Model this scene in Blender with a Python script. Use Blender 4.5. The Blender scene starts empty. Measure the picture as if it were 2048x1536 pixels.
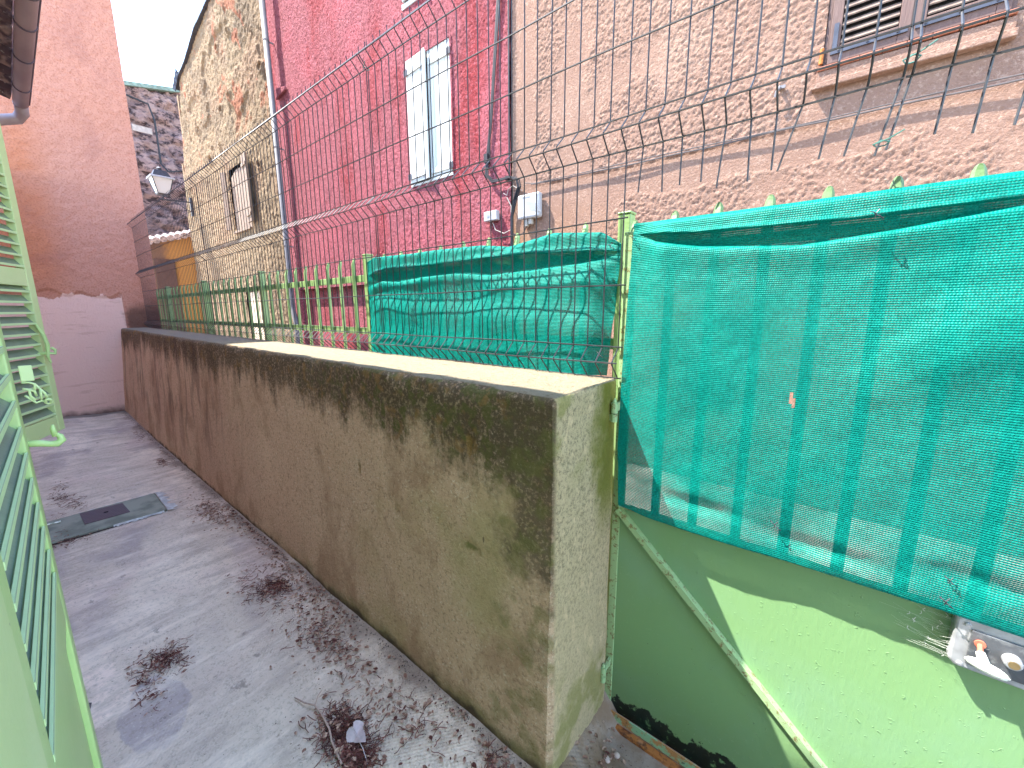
import bpy, math, random
import numpy as np
from mathutils import Vector, Matrix
random.seed(7)
RNG = np.random.RandomState(11)
S = bpy.context.scene
COL = S.collection
# ---------------------------------------------------------------- camera, sky, sun, exposure
cam_d = bpy.data.cameras.new('camera')
cam_d.sensor_width = 36.0; cam_d.lens = 14.098; cam_d.clip_start = 0.005; cam_d.clip_end = 2000
cam = bpy.data.objects.new('camera', cam_d); COL.objects.link(cam)
R_ = Vector((0.77774466, 0.62856865, -0.00383489)); U_ = Vector((-0.110844, 0.14315039, 0.98347424)); F_ = Vector((-0.61873004, 0.76446676, -0.18100752))
m = Matrix((R_, U_, -F_)).transposed().to_4x4()
cam.matrix_world = m
S.camera = cam
SUNV = Vector((-1.75, -1.0, 3.25)).normalized()      # towards the sun
elev = math.asin(SUNV.z)
w = bpy.data.worlds.new('World'); S.world = w; w.use_nodes = True
wt = w.node_tree; wt.nodes.clear()
sky = wt.nodes.new('ShaderNodeTexSky'); sky.sky_type = 'NISHITA'; sky.sun_disc = False
sky.sun_elevation = elev; sky.sun_rotation = math.atan2(SUNV.x, SUNV.y); sky.air_density = 1.0; sky.dust_density = 0.4; sky.ozone_density = 1.0
bg = wt.nodes.new('ShaderNodeBackground'); bg.inputs[1].default_value = 0.15
wo = wt.nodes.new('ShaderNodeOutputWorld')
wt.links.new(sky.outputs[0], bg.inputs[0]); wt.links.new(bg.outputs[0], wo.inputs[0])
sd = bpy.data.lights.new('sun', 'SUN'); sd.energy = 2.4; sd.angle = math.radians(0.53); sd.color = (1.0, 0.955, 0.88)
sun = bpy.data.objects.new('sun', sd); COL.objects.link(sun)
sun.rotation_euler = SUNV.to_track_quat('Z', 'Y').to_euler()
S.view_settings.view_transform = 'Standard'; S.view_settings.look = 'None'
S.view_settings.exposure = 3.35; S.view_settings.gamma = 1.0
S.render.engine = 'CYCLES'
S.cycles.max_bounces = 10; S.cycles.diffuse_bounces = 6; S.cycles.transparent_max_bounces = 16

# ---------------------------------------------------------------- shader helper
def srgb(r, g, b):
    f = lambda c: (c/255/12.92) if c/255 <= .04045 else ((c/255+.055)/1.055)**2.4
    return (f(r), f(g), f(b), 1)
class E:
    """expression on node sockets"""
    def __init__(s, t, v): s.t = t; s.v = v
    def _m(s, op, o=None, c=None):
        n = s.t.nodes.new('ShaderNodeMath'); n.operation = op
        for i, x in enumerate([s, o, c]):
            if x is None: continue
            if isinstance(x, E): s.t.links.new(x.v, n.inputs[i])
            else: n.inputs[i].default_value = x
        return E(s.t, n.outputs[0])
    def __add__(s, o): return s._m('ADD', o)
    def __sub__(s, o): return s._m('SUBTRACT', o)
    def __mul__(s, o): return s._m('MULTIPLY', o)
    def __truediv__(s, o): return s._m('DIVIDE', o)
    __radd__ = __add__; __rmul__ = __mul__
    def mx(s, o): return s._m('MAXIMUM', o)
    def mn(s, o): return s._m('MINIMUM', o)
    def pw(s, o): return s._m('POWER', o)
    def sin(s): return s._m('SINE')
    def abs(s): return s._m('ABSOLUTE')
    def inv(s): return E.const(s.t, 1.0)._m('SUBTRACT', s)
    @staticmethod
    def const(t, x):
        n = t.nodes.new('ShaderNodeValue'); n.outputs[0].default_value = x; return E(t, n.outputs[0])
    def ramp(s, a, b, lo=0., hi=1., smooth=True):
        n = s.t.nodes.new('ShaderNodeMapRange'); n.interpolation_type = 'SMOOTHSTEP' if smooth else 'LINEAR'
        n.clamp = True if not smooth else True
        s.t.links.new(s.v, n.inputs[0]); n.inputs[1].default_value = a; n.inputs[2].default_value = b
        n.inputs[3].default_value = lo; n.inputs[4].default_value = hi
        return E(s.t, n.outputs[0])
class M:
    def __init__(s, name, rough=0.85, metallic=0.0, spec=0.3):
        s.m = bpy.data.materials.new(name); s.m.use_nodes = True; s.t = s.m.node_tree; s.t.nodes.clear()
        s.out = s.t.nodes.new('ShaderNodeOutputMaterial'); s.b = s.t.nodes.new('ShaderNodeBsdfPrincipled')
        s.t.links.new(s.b.outputs[0], s.out.inputs[0])
        s.b.inputs['Roughness'].default_value = rough; s.b.inputs['Metallic'].default_value = metallic
        s.b.inputs['Specular IOR Level'].default_value = spec
        s.c = None
        g = s.t.nodes.new('ShaderNodeTexCoord'); s.co = g.outputs['Object']
        x = s.t.nodes.new('ShaderNodeSeparateXYZ'); s.t.links.new(s.co, x.inputs[0])
        s.x, s.y, s.z = (E(s.t, x.outputs[i]) for i in range(3))
    def map(s, sx=1, sy=1, sz=1, rot=(0, 0, 0), loc=(0, 0, 0)):
        n = s.t.nodes.new('ShaderNodeMapping'); s.t.links.new(s.co, n.inputs[0]); n.inputs['Scale'].default_value = (sx, sy, sz)
        n.inputs['Rotation'].default_value = rot; n.inputs['Location'].default_value = loc
        return n.outputs[0]
    def noise(s, scale, detail=4, rough=.55, vec=None, dist=0.0):
        n = s.t.nodes.new('ShaderNodeTexNoise'); n.inputs['Scale'].default_value = scale; n.inputs['Detail'].default_value = detail
        n.inputs['Roughness'].default_value = rough; n.inputs['Distortion'].default_value = dist
        s.t.links.new(vec or s.co, n.inputs['Vector']); return E(s.t, n.outputs[0])
    def voro(s, scale, feat='F1', vec=None, out=0):
        n = s.t.nodes.new('ShaderNodeTexVoronoi'); n.feature = feat; n.inputs['Scale'].default_value = scale
        s.t.links.new(vec or s.co, n.inputs['Vector']); return E(s.t, n.outputs[out])
    def base(s, col):
        n = s.t.nodes.new('ShaderNodeRGB'); n.outputs[0].default_value = (*col[:3], 1); s.c = n.outputs[0]; return s
    def lay(s, col, fac):
        n = s.t.nodes.new('ShaderNodeMix'); n.data_type = 'RGBA'
        if isinstance(fac, E): s.t.links.new(fac.v, n.inputs[0])
        else: n.inputs[0].default_value = fac
        s.t.links.new(s.c, n.inputs[6]); n.inputs[7].default_value = (*col[:3], 1)
        s.c = n.outputs[2]; return s
    def mulv(s, e):
        n = s.t.nodes.new('ShaderNodeVectorMath'); n.operation = 'SCALE'
        s.t.links.new(s.c, n.inputs[0]); s.t.links.new(e.v, n.inputs['Scale']); s.c = n.outputs[0]; return s
    def bump(s, e, dist, strength=1.0):
        n = s.t.nodes.new('ShaderNodeBump'); n.inputs['Distance'].default_value = dist; n.inputs['Strength'].default_value = strength
        s.t.links.new(e.v, n.inputs['Height'])
        if s.b.inputs['Normal'].links: s.t.links.new(s.b.inputs['Normal'].links[0].from_socket, n.inputs['Normal'])
        s.t.links.new(n.outputs[0], s.b.inputs['Normal']); return s
    def rough(s, e): s.t.links.new(e.v, s.b.inputs['Roughness']); return s
    def done(s):
        s.t.links.new(s.c, s.b.inputs['Base Color']); return s.m

# ---------------------------------------------------------------- mesh helpers
class B:
    def __init__(s): s.v = []; s.f = []
    def add(s, vs, fs):
        o = len(s.v); s.v += [tuple(v) for v in vs]; s.f += [tuple(i+o for i in f) for f in fs]; return s
    def box(s, x0, x1, y0, y1, z0, z1):
        if x0 > x1: x0, x1 = x1, x0
        if y0 > y1: y0, y1 = y1, y0
        if z0 > z1: z0, z1 = z1, z0
        return s.add([(x0,y0,z0),(x1,y0,z0),(x1,y1,z0),(x0,y1,z0),(x0,y0,z1),(x1,y0,z1),(x1,y1,z1),(x0,y1,z1)],
                     [(0,3,2,1),(4,5,6,7),(0,1,5,4),(1,2,6,5),(2,3,7,6),(3,0,4,7)])
    def obox(s, o, ex, ey, ez):
        """box from corner o spanned by three vectors"""
        o, ex, ey, ez = map(Vector, (o, ex, ey, ez))
        if ex.cross(ey).dot(ez) < 0: ex, ey = ey, ex
        vs = [o, o+ex, o+ex+ey, o+ey, o+ez, o+ex+ez, o+ex+ey+ez, o+ey+ez]
        return s.add(vs, [(0,3,2,1),(4,5,6,7),(0,1,5,4),(1,2,6,5),(2,3,7,6),(3,0,4,7)])
    def tube(s, pts, r, n=6, cap=True):
        pts = [Vector(p) for p in pts]; rs = r if hasattr(r, '__len__') else [r]*len(pts)
        o = len(s.v); up = None
        for i, p in enumerate(pts):
            t = (pts[min(i+1, len(pts)-1)]-pts[max(i-1, 0)]).normalized()
            if up is None: up = Vector((0,0,1)) if abs(t.z) < .9 else Vector((1,0,0))
            a = t.cross(up).normalized(); b = a.cross(t).normalized(); up = b
            for k in range(n):
                q = 2*math.pi*(k+.5)/n; s.v.append(tuple(p+rs[i]*(math.cos(q)*a+math.sin(q)*b)))
        for i in range(len(pts)-1):
            for k in range(n):
                k2 = (k+1) % n
                s.f.append((o+i*n+k, o+i*n+k2, o+(i+1)*n+k2, o+(i+1)*n+k))
        if cap:
            s.f.append(tuple(o+k for k in range(n))[::-1]); e = o+(len(pts)-1)*n; s.f.append(tuple(e+k for k in range(n)))
        return s
    def lathe(s, c, prof, n=16, axis='z'):
        o = len(s.v)
        for (r, h) in prof:
            for k in range(n):
                q = 2*math.pi*k/n; a, b = r*math.cos(q), r*math.sin(q)
                d = {'z': (a, b, h), 'y': (a, h, -b), 'x': (h, a, b)}[axis]
                s.v.append((c[0]+d[0], c[1]+d[1], c[2]+d[2]))
        for i in range(len(prof)-1):
            for k in range(n):
                k2 = (k+1) % n; s.f.append((o+i*n+k, o+i*n+k2, o+(i+1)*n+k2, o+(i+1)*n+k))
        s.f.append(tuple(o+k for k in range(n))[::-1]); e = o+(len(prof)-1)*n; s.f.append(tuple(e+k for k in range(n)))
        return s
    def prism(s, poly, d):
        """poly: 3D points of a planar outline, d: extrusion vector"""
        n = len(poly); d = Vector(d); o = len(s.v); P = [Vector(p) for p in poly]
        nn = Vector((0,0,0))
        for i in range(n): nn += (P[i]-P[0]).cross(P[(i+1) % n]-P[0])
        if nn.dot(d) > 0: P = P[::-1]
        s.v += [tuple(p) for p in P]+[tuple(p+d) for p in P]
        s.f.append(tuple(o+i for i in range(n))); s.f.append(tuple(o+n+i for i in range(n))[::-1])
        for i in range(n):
            j = (i+1) % n; s.f.append((o+i, o+n+i, o+n+j, o+j))
        return s
    def build(s, name, mt, parent=None, smooth=False, bevel=0.0, label=None):
        me = bpy.data.meshes.new(name); me.from_pydata([tuple(map(float, v)) for v in s.v], [], s.f); me.update()
        if smooth: me.polygons.foreach_set('use_smooth', [True]*len(me.polygons))
        o = bpy.data.objects.new(name, me); COL.objects.link(o)
        for q in (mt if isinstance(mt, (list, tuple)) else [mt]): me.materials.append(q)
        if parent: o.parent = parent; o.matrix_parent_inverse = Matrix.Translation(-Vector(parent.location)) if parent.type == 'EMPTY' else Matrix()
        if bevel > 0:
            b = o.modifiers.new('bevel', 'BEVEL'); b.width = bevel; b.segments = 2; b.limit_method = 'ANGLE'; b.angle_limit = math.radians(40)
        if label: o['label'] = label
        return o
def thing(name, label, cat, loc=(0,0,0), group=None):
    o = bpy.data.objects.new(name, None); COL.objects.link(o); o.location = loc; o.empty_display_size = .1
    o['label'] = label; o['category'] = cat
    if group: o['group'] = group
    return o
def tag(o, label, cat, group=None):
    o['label'] = label; o['category'] = cat
    if group: o['group'] = group
    return o
def structure(o): o['kind'] = 'structure'; return o

# numpy value noise
def vnoise(x, y, seed=0):
    xi = np.floor(x).astype(np.int64); yi = np.floor(y).astype(np.int64); xf = x-xi; yf = y-yi
    def h(a, b):
        n = (a*374761393+b*668265263+seed*2246822519) & 0xffffffff
        n = ((n ^ (n >> 13))*1274126177) & 0xffffffff
        return ((n ^ (n >> 16)) & 0xffff)/65535.
    u = xf*xf*(3-2*xf); v = yf*yf*(3-2*yf)
    return (h(xi, yi)*(1-u)+h(xi+1, yi)*u)*(1-v)+(h(xi, yi+1)*(1-u)+h(xi+1, yi+1)*u)*v
def fbm(x, y, sc, oct=3, seed=0):
    s = 0; a = 1; t = 0
    for i in range(oct): s = s+a*vnoise(x/sc*2**i+17.3*i, y/sc*2**i-9.1*i, seed+i); t += a; a *= .5
    return s/t
def sst(x, a, b):
    t = np.clip((x-a)/(b-a), 0, 1); return t*t*(3-2*t)
def grid_mesh(X, Y, Z, name, mt, parent=None, keep=None, smooth=True, flip=False, matfn=None, label=None):
    r, c = X.shape
    V = np.stack([X, Y, Z], -1).reshape(-1, 3)
    i = np.arange(r*c).reshape(r, c)
    F = np.stack([i[:-1,:-1], i[:-1,1:], i[1:,1:], i[1:,:-1]], -1)
    if flip: F = F[..., ::-1]
    if keep is not None: F = F[keep]
    F = F.reshape(-1, 4)
    me = bpy.data.meshes.new(name)
    me.vertices.add(len(V)); me.vertices.foreach_set('co', V.astype(np.float32).ravel())
    me.loops.add(F.size); me.loops.foreach_set('vertex_index', F.astype(np.int32).ravel())
    me.polygons.add(len(F)); me.polygons.foreach_set('loop_start', np.arange(len(F), dtype=np.int32)*4)
    me.polygons.foreach_set('loop_total', np.full(len(F), 4, dtype=np.int32))
    me.update(calc_edges=True)
    me.polygons.foreach_set('use_smooth', [smooth]*len(F))
    o = bpy.data.objects.new(name, me); COL.objects.link(o); me.materials.append(mt)
    if parent: o.parent = parent; o.matrix_parent_inverse = Matrix.Translation(-Vector(parent.location)) if parent.type == 'EMPTY' else Matrix()
    if label: o['label'] = label
    return o
def axis(*segs):
    out = []
    for a, b, st in segs:
        n = max(1, int(round(abs(b-a)/st))); out.append(np.linspace(a, b, n, endpoint=False))
    out.append(np.array([segs[-1][1]])); return np.concatenate(out)

# ---------------------------------------------------------------- materials
def mat_simple(name, col, rough=.7, metallic=0., var=.15, scale=12., bumpd=0.0, spec=.3):
    a = M(name, rough, metallic, spec).base(col)
    a.mulv(a.noise(scale, 5).ramp(.3, .7, 1-var, 1+var))
    if bumpd: a.bump(a.noise(scale*4, 4), bumpd)
    return a.done()

# beige stucco
a = M('beige_stucco', .95, spec=.1).base((.205, .122, .088))
a.lay((.28, .18, .13), a.noise(1.4, 5).ramp(.45, .72) * .5)
a.lay((.15, .080, .050), a.noise(52, 4, .7).ramp(.52, .62) * .40)
a.lay((.36, .245, .18), a.noise(44, 3, .7, vec=a.map(1, 1, 1, loc=(2, 2, 2))).ramp(.54, .64) * .45)
a.lay((.26, .13, .055), (a.z.ramp(1.1, .6) * a.x.ramp(-1.4, -2.4) * a.noise(3, 4).ramp(.3, .6)) * .7)
a.bump(a.noise(60, 4, .7), .010, .8)
BEIGE = a.done()
a = M('red_stucco', .95, spec=.1).base((.25, .078, .088))
a.lay((0.335, 0.0837, 0.099), a.noise(1.1, 6, dist=.8).ramp(.42, .68) * .65)
a.lay((0.205, 0.0149, 0.0158), a.noise(.9, 5, vec=a.map(1.6, 1, .6)).ramp(.52, .70) * .7)
a.lay((0.0837, 0.0062, 0.00924), a.noise(34, 5, .72).ramp(.49, .58) * .55)  # dark speckle: shade of the stucco pits put into the colour
a.lay((0.419, 0.149, 0.172), a.noise(31, 5, .72, vec=a.map(1, 1, 1, loc=(3, 3, 3))).ramp(.54, .64) * .55)  # pink speckle: sun highlights on the stucco painted in
a.bump(a.noise(30, 6, .72), .05, .9)
RED = a.done()
a = M('old_render', .95, spec=.1).base((0.238, 0.172, 0.107))
a.lay((0.141, 0.104, 0.0703), a.noise(1.2, 6, dist=1.2).ramp(.48, .62) * .6)
a.lay((0.264, 0.168, 0.111), a.noise(.8, 4, vec=a.map(1, 1, 1, loc=(4, 0, 2))).ramp(.5, .66) * .5)
pt = a.noise(1.3, 6, dist=1.5, vec=a.map(1, 1, .8, loc=(7, 2, 3))).ramp(.60, .64) * a.z.ramp(3.3, 4.2)
a.lay((0.282, 0.104, 0.0592), pt * .8)
a.lay((0.0748, 0.056, 0.0407), a.noise(2.2, 7, vec=a.map(2.5, 1, .5)).ramp(.60, .72) * .55)
a.lay((0.106, 0.072, 0.0444), a.noise(55, 2).ramp(.52, .7) * .5)
a.bump(a.noise(17, 7, .72), .07, .9)
OLD = a.done()
a = M('pink_render', .95, spec=.1).base((.50, .235, .165))
a.lay((0.518, 0.232, 0.151), a.noise(1.0, 5).ramp(.4, .7) * .5)
a.lay((0.504, 0.162, 0.0624), a.y.ramp(.62, .30) * a.z.ramp(-.1, .6) * a.z.ramp(2.6, 1.6) * a.noise(2, 3).ramp(.2, .55) * .6)
a.lay((0.302, 0.11, 0.0624), a.noise(60, 4, .7).ramp(.50, .62) * .5)
a.lay((0.317, 0.139, 0.109), a.noise(1.6, 6, dist=.6).ramp(.56, .72) * .35)
smooth_zone = (a.z + a.noise(5, 5, .6) * .22).ramp(.30, .29) * a.y.ramp(.92, .915)
a.lay((.80, .52, .43), smooth_zone * .85)
a.lay((0.324, 0.122, 0.0884), smooth_zone * a.noise(3, 5, vec=a.map(1, 1, 6)).ramp(.56, .66) * .2)
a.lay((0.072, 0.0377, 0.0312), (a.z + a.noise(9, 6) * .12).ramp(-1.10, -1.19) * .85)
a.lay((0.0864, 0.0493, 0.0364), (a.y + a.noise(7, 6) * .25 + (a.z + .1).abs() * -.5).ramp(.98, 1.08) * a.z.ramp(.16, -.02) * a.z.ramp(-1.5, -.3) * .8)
a.bump(a.noise(48, 5, .7), .012, .8)
PINK = a.done()
a = M('dark_rubble', .95, spec=.1).base((.36, .235, .22))
a.lay((.055, .04, .045), a.noise(4.5, 9, .75, dist=.4, vec=a.map(1, 1, 1.5)).ramp(.47, .56) * .9)
a.lay((.50, .33, .29), a.noise(3.5, 5, vec=a.map(1, .9, 2, loc=(2, 2, 2))).ramp(.48, .60) * .8)
a.bump(a.noise(5, 8, .75), .4, 1)
RUBBLE = a.done()

# low wall with moss and soot
a = M('stained_cement', .95, spec=.12).base((0.634, 0.431, 0.273))
a.lay((0.634, 0.37, 0.263), a.x.ramp(-1.5, -3.5) * .45)
a.lay((0.756, 0.538, 0.347), a.noise(1.8, 6, dist=.4).ramp(.45, .7) * .6)
a.lay((0.244, 0.134, 0.0735), a.noise(70, 6, .78).ramp(.50, .64) * .65)
a.lay((0.9, 0.806, 0.588), a.noise(110, 6, .78).ramp(.53, .66) * .6)
a.lay((0.329, 0.19, 0.105), a.noise(2.6, 7, .68, vec=a.map(1.3, 1, .8, loc=(2, 7, 4)), dist=.5).ramp(.47, .64) * .55)
a.lay((0.403, 0.336, 0.137), a.noise(2.3, 5, vec=a.map(1, 1, 1, loc=(9, 3, 1))).ramp(.50, .68) * a.x.ramp(-1.9, -.9) * .6)
drip = a.noise(3.0, 6, .65, vec=a.map(2.6, 1, .55)) * .75 + a.noise(16, 5, .6) * .22
front = a.y.ramp(1.0, .9)
edge = (a.z * 1.0 + drip * .80 + a.noise(75, 4, .7) * .16 + a.x.ramp(-3.2, -.9) * .03 + .055).ramp(.07, .22)
spk = a.noise(85, 3, .7).ramp(.36, .52, .45, 1.0)
a.lay((0.104, 0.0762, 0.0441), edge * front * spk * .95)
a.lay((0.122, 0.123, 0.0368), edge * a.noise(26, 5).ramp(.47, .6) * a.x.ramp(-2.4, -1.0) * front * .75)
a.lay((0.317, 0.179, 0.063), edge * a.noise(19, 4, vec=a.map(1, 1, 1, loc=(3, 1, 7))).ramp(.54, .66) * front * .6)
# soot streaks near the far end
st = (a.noise(2.2, 7, .7, vec=a.map(3.6, 1, .7, rot=(0, .12, 0)), dist=.5)).ramp(.50, .60)
a.lay((0.0732, 0.047, 0.042), st * a.x.ramp(-2.2, -4.0) * front * (a.z + a.noise(4, 3) * .5).ramp(-1.05, -.5) * .45)
# damp patches along the near arris
ea = (a.x + a.noise(4.5, 6, .62) * .42 + a.noise(30, 4) * .05).ramp(-.50, -.42) * front
a.lay((0.122, 0.0896, 0.0525), ea * spk * a.z.ramp(-1.02, -.8) * a.noise(3.1, 5, vec=a.map(1, 1, 1, loc=(2, 2, 5))).ramp(.46, .56) * .85)
a.lay((0.171, 0.179, 0.0473), ea * a.noise(14, 4).ramp(.45, .62) * .5)
# green algae at the foot
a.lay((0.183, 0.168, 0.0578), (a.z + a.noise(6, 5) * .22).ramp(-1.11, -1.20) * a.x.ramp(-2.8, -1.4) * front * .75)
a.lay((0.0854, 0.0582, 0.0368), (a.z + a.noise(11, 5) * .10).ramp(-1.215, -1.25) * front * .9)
for (cx_, cz_, ra, rb, cc) in ((-.795, -.385, .018, .045, (.50, .30, .10)), (-.80, -.705, .04, .018, (.20, .24, .06)), (-.74, -.66, .006, .014, (.03, .025, .02)), (-1.42, -.62, .010, .03, (.50, .32, .14)), (-1.78, -.62, .012, .026, (.62, .42, .30))):
    ux, uz = (a.x-cx_)*(1/ra), (a.z-cz_)*(1/rb)
    a.lay(tuple(c_*.8 for c_ in cc), ((ux*ux+uz*uz)+a.noise(55, 6, .8)*2.4).ramp(2.0, 1.3)*front*.6)
# end face: lichen grey green, pale bottom
endf = a.x.ramp(-.512, -.508)*a.y.ramp(.778,.79)
a.lay((0.57, 0.443, 0.259), endf * .95)
a.lay((0.19, 0.156, 0.091), endf * a.noise(90, 8, .85).ramp(.47, .60) * a.z.ramp(-1.15, -.45, .45, 1.) * .9)
a.lay((0.741, 0.558, 0.329), endf * a.noise(34, 4, .7, vec=a.map(1, 1, .5)).ramp(.55, .66) * .6)
a.lay((0.162, 0.164, 0.0245), endf * (a.y + a.noise(9, 5) * .22).ramp(1.06, 1.16) * a.z.ramp(-.75, -.5) * .95)
a.lay((0.257, 0.246, 0.07), endf * a.noise(7, 5).ramp(.48, .62) * (a.z.ramp(-.5, -.3) + a.z.ramp(-.95, -1.15)) * .7)
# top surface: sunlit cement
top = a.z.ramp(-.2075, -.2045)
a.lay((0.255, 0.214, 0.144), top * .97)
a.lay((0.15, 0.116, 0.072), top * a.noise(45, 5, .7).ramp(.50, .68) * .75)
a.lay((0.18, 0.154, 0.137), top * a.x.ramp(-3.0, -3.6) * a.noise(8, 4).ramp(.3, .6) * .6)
# cracks
crk = a.voro(1.15, 'DISTANCE_TO_EDGE', vec=(lambda n: n)(a.map(1, 1, 1, loc=(.3, .2, .7))))
a.bump(a.noise(95, 5, .75), .014, .95).bump(a.noise(14, 5), .010, .7)
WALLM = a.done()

# yard concrete
a = M('yard_concrete', .9, spec=.15).base((0.589, 0.474, 0.367))
a.lay((0.794, 0.653, 0.506), a.noise(2.0, 6, .6, vec=a.map(.7, 1.6, 1, rot=(0, 0, .3))).ramp(.42, .68) * .75)
a.lay((0.358, 0.287, 0.267), a.noise(1.5, 5, .55, vec=a.map(.8, 1.7, 1, loc=(3.3, 1.1, 0))).ramp(.50, .64) * a.x.ramp(-1.2, -2.4, .25, 1.) * .75)
a.lay((0.666, 0.496, 0.41), a.noise(2.2, 5, vec=a.map(1, 1, 1, loc=(1, 5, 0))).ramp(.50, .66) * a.x.ramp(-1.4, -1.9) * .5)
a.lay((0.819, 0.643, 0.515), (a.noise(9, 5, .7).ramp(.44, .6)) * (((a.x + 1.86) * (a.x + 1.86) * 9.0 + (a.y - .06) * (a.y - .06) * 34.0) + a.noise(8, 5) * .5).ramp(.75, .65) * .9)
a.lay((0.384, 0.315, 0.296), (((a.x + 1.62) * (a.x + 1.62) * 16.0 + (a.y - .12) * (a.y - .12) * 60.0) + a.noise(9, 5) * .8).ramp(.86, .78) * .8)
a.lay((0.307, 0.248, 0.191), a.noise(75, 5, .75).ramp(.50, .64) * .55)
a.lay((0.358, 0.282, 0.229), a.noise(7, 7, .72, vec=a.map(1.9, .55, 1, rot=(0, 0, .12))).ramp(.46, .64) * .5)
a.lay((0.87, 0.721, 0.572), a.noise(6, 7, .72, vec=a.map(1.8, .5, 1, rot=(0, 0, .1), loc=(3, 8, 0))).ramp(.48, .68) * .5)
a.lay((0.179, 0.14, 0.114), a.noise(13, 6, .75, vec=a.map(1, 1, 1, loc=(8, 3, 0))).ramp(.60, .68) * .6)
a.lay((0.666, 0.563, 0.467), a.noise(120, 2, .6).ramp(.58, .7) * .35)
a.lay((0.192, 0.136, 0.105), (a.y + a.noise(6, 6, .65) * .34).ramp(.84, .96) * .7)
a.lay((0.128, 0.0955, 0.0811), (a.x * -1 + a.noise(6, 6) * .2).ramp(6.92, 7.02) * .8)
a.lay((0.218, 0.136, 0.0811), a.x.ramp(-.62, -.5) * a.noise(12, 5).ramp(.3, .6) * .85)
print_x = (a.x * 420 + a.y * 60).sin(); print_y = (a.y * 420 - a.x * 60).sin()
fab = (print_x * print_y) * a.noise(1.6, 3, vec=a.map(1, 1, 1, loc=(0, 3, 0))).ramp(.40, .58)
a.bump(fab, .0011, .8).bump(a.noise(55, 5, .65), .004, .7).bump(a.noise(4, 4), .02, .4)
FLOOR = a.done()
STREET = mat_simple('street_paving', (.42, .37, .31), .95, var=.3, scale=5, bumpd=.02)

def painted_green(name, col, lite=None):
    a = M(name, .42, spec=.4).base(col)
    if lite: a.lay(lite, a.noise(3.5, 5).ramp(.45, .68) * .7)
    a.lay((.05, .04, .02), a.noise(38, 5, .7).ramp(.70, .74) * .55)
    a.bump(a.noise(22, 4), .0025, .5).bump(a.noise(160, 2), .0006, .6)
    return a.done()
GREEN = painted_green('shutter_green', (.42, .58, .22), (.48, .62, .26))
GREEN2 = painted_green('shutter_green_pale', (.50, .62, .28), (.55, .65, .33))
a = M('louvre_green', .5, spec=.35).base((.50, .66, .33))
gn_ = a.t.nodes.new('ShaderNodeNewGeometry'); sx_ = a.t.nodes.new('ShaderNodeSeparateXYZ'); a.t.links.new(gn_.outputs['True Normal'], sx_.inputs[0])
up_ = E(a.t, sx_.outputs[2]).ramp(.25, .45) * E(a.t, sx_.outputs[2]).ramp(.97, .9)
a.lay((.13, .175, .125), up_ * a.noise(6, 4).ramp(.2, .6, .72, .95)); a.bump(a.noise(120, 3), .001, .6)  # slanted slat faces darkened: grime plus recess shade put into the colour
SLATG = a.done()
FENCE_G = painted_green('fence_green', (.20, .32, .115), (.25, .37, .16))
# gate panel: green paint with flaked black foot and brush marks
a = M('gate_green', .40, spec=.45).base((.165, .295, .125))
a.lay((0.178, 0.312, 0.19), a.noise(3, 5).ramp(.42, .66) * .5)
a.lay((0.085, 0.136, 0.057), (a.z + a.noise(5, 4) * .1).ramp(-.95, -1.3) * .45)
a.lay((0.0298, 0.04, 0.019), a.noise(70, 3, .7).ramp(.69, .72) * (a.z).ramp(-.8, -1.25) * .9)
a.lay((0.0034, 0.0048, 0.0057), (a.z + a.noise(13, 6, .7) * .24 + a.noise(50, 4) * .03).ramp(-1.165, -1.175) * a.noise(30, 4, .7).ramp(.32, .42) * .97)
a.lay((0.297, 0.4, 0.304), a.noise(13, 3, .7, vec=a.map(9, 1, .45)).ramp(.76, .79) * .6)
a.bump(a.noise(24, 3, vec=a.map(5, 1, 1)), .0012, .5).bump(a.noise(70, 3, .7).ramp(.62, .72), .0015, .6)
GATE = a.done()
GATEBAR_SHADED = painted_green('gate_bar_shaded_green', (.085, .15, .055), (.12, .20, .08))  # fence green darkened; shade behind the net is put into the colour
a = M('rusty_green', .6, spec=.3).base((.25, .42, .24))
a.lay((.42, .15, .04), a.noise(22, 6, .7).ramp(.50, .56) * .85)
a.lay((.05, .03, .02), a.noise(45, 5, .7).ramp(.58, .64) * .8)
a.bump(a.noise(60, 4), .002)
RUSTG = a.done()
a = M('rust', .85, spec=.2).base((.36, .13, .035)); a.lay((.09, .035, .02), a.noise(30, 5, .7).ramp(.45, .6) * .9); a.lay((.55, .26, .12), a.noise(18, 4).ramp(.58, .7)*.6); a.bump(a.noise(60, 5), .003)
RUST = a.done()
a = M('edge_green', .5, spec=.3).base((.28, .41, .20)); a.lay((.16, .09, .03), a.noise(60, 6, .75, vec=a.map(1, 1, 1)).ramp(.54, .60) * .8); a.bump(a.noise(60, 4), .001)
EDGEG = a.done()
WIRE = mat_simple('galvanised_green_wire', (.020, .022, .027), .45, .15, .3, 30, spec=.6)
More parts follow.
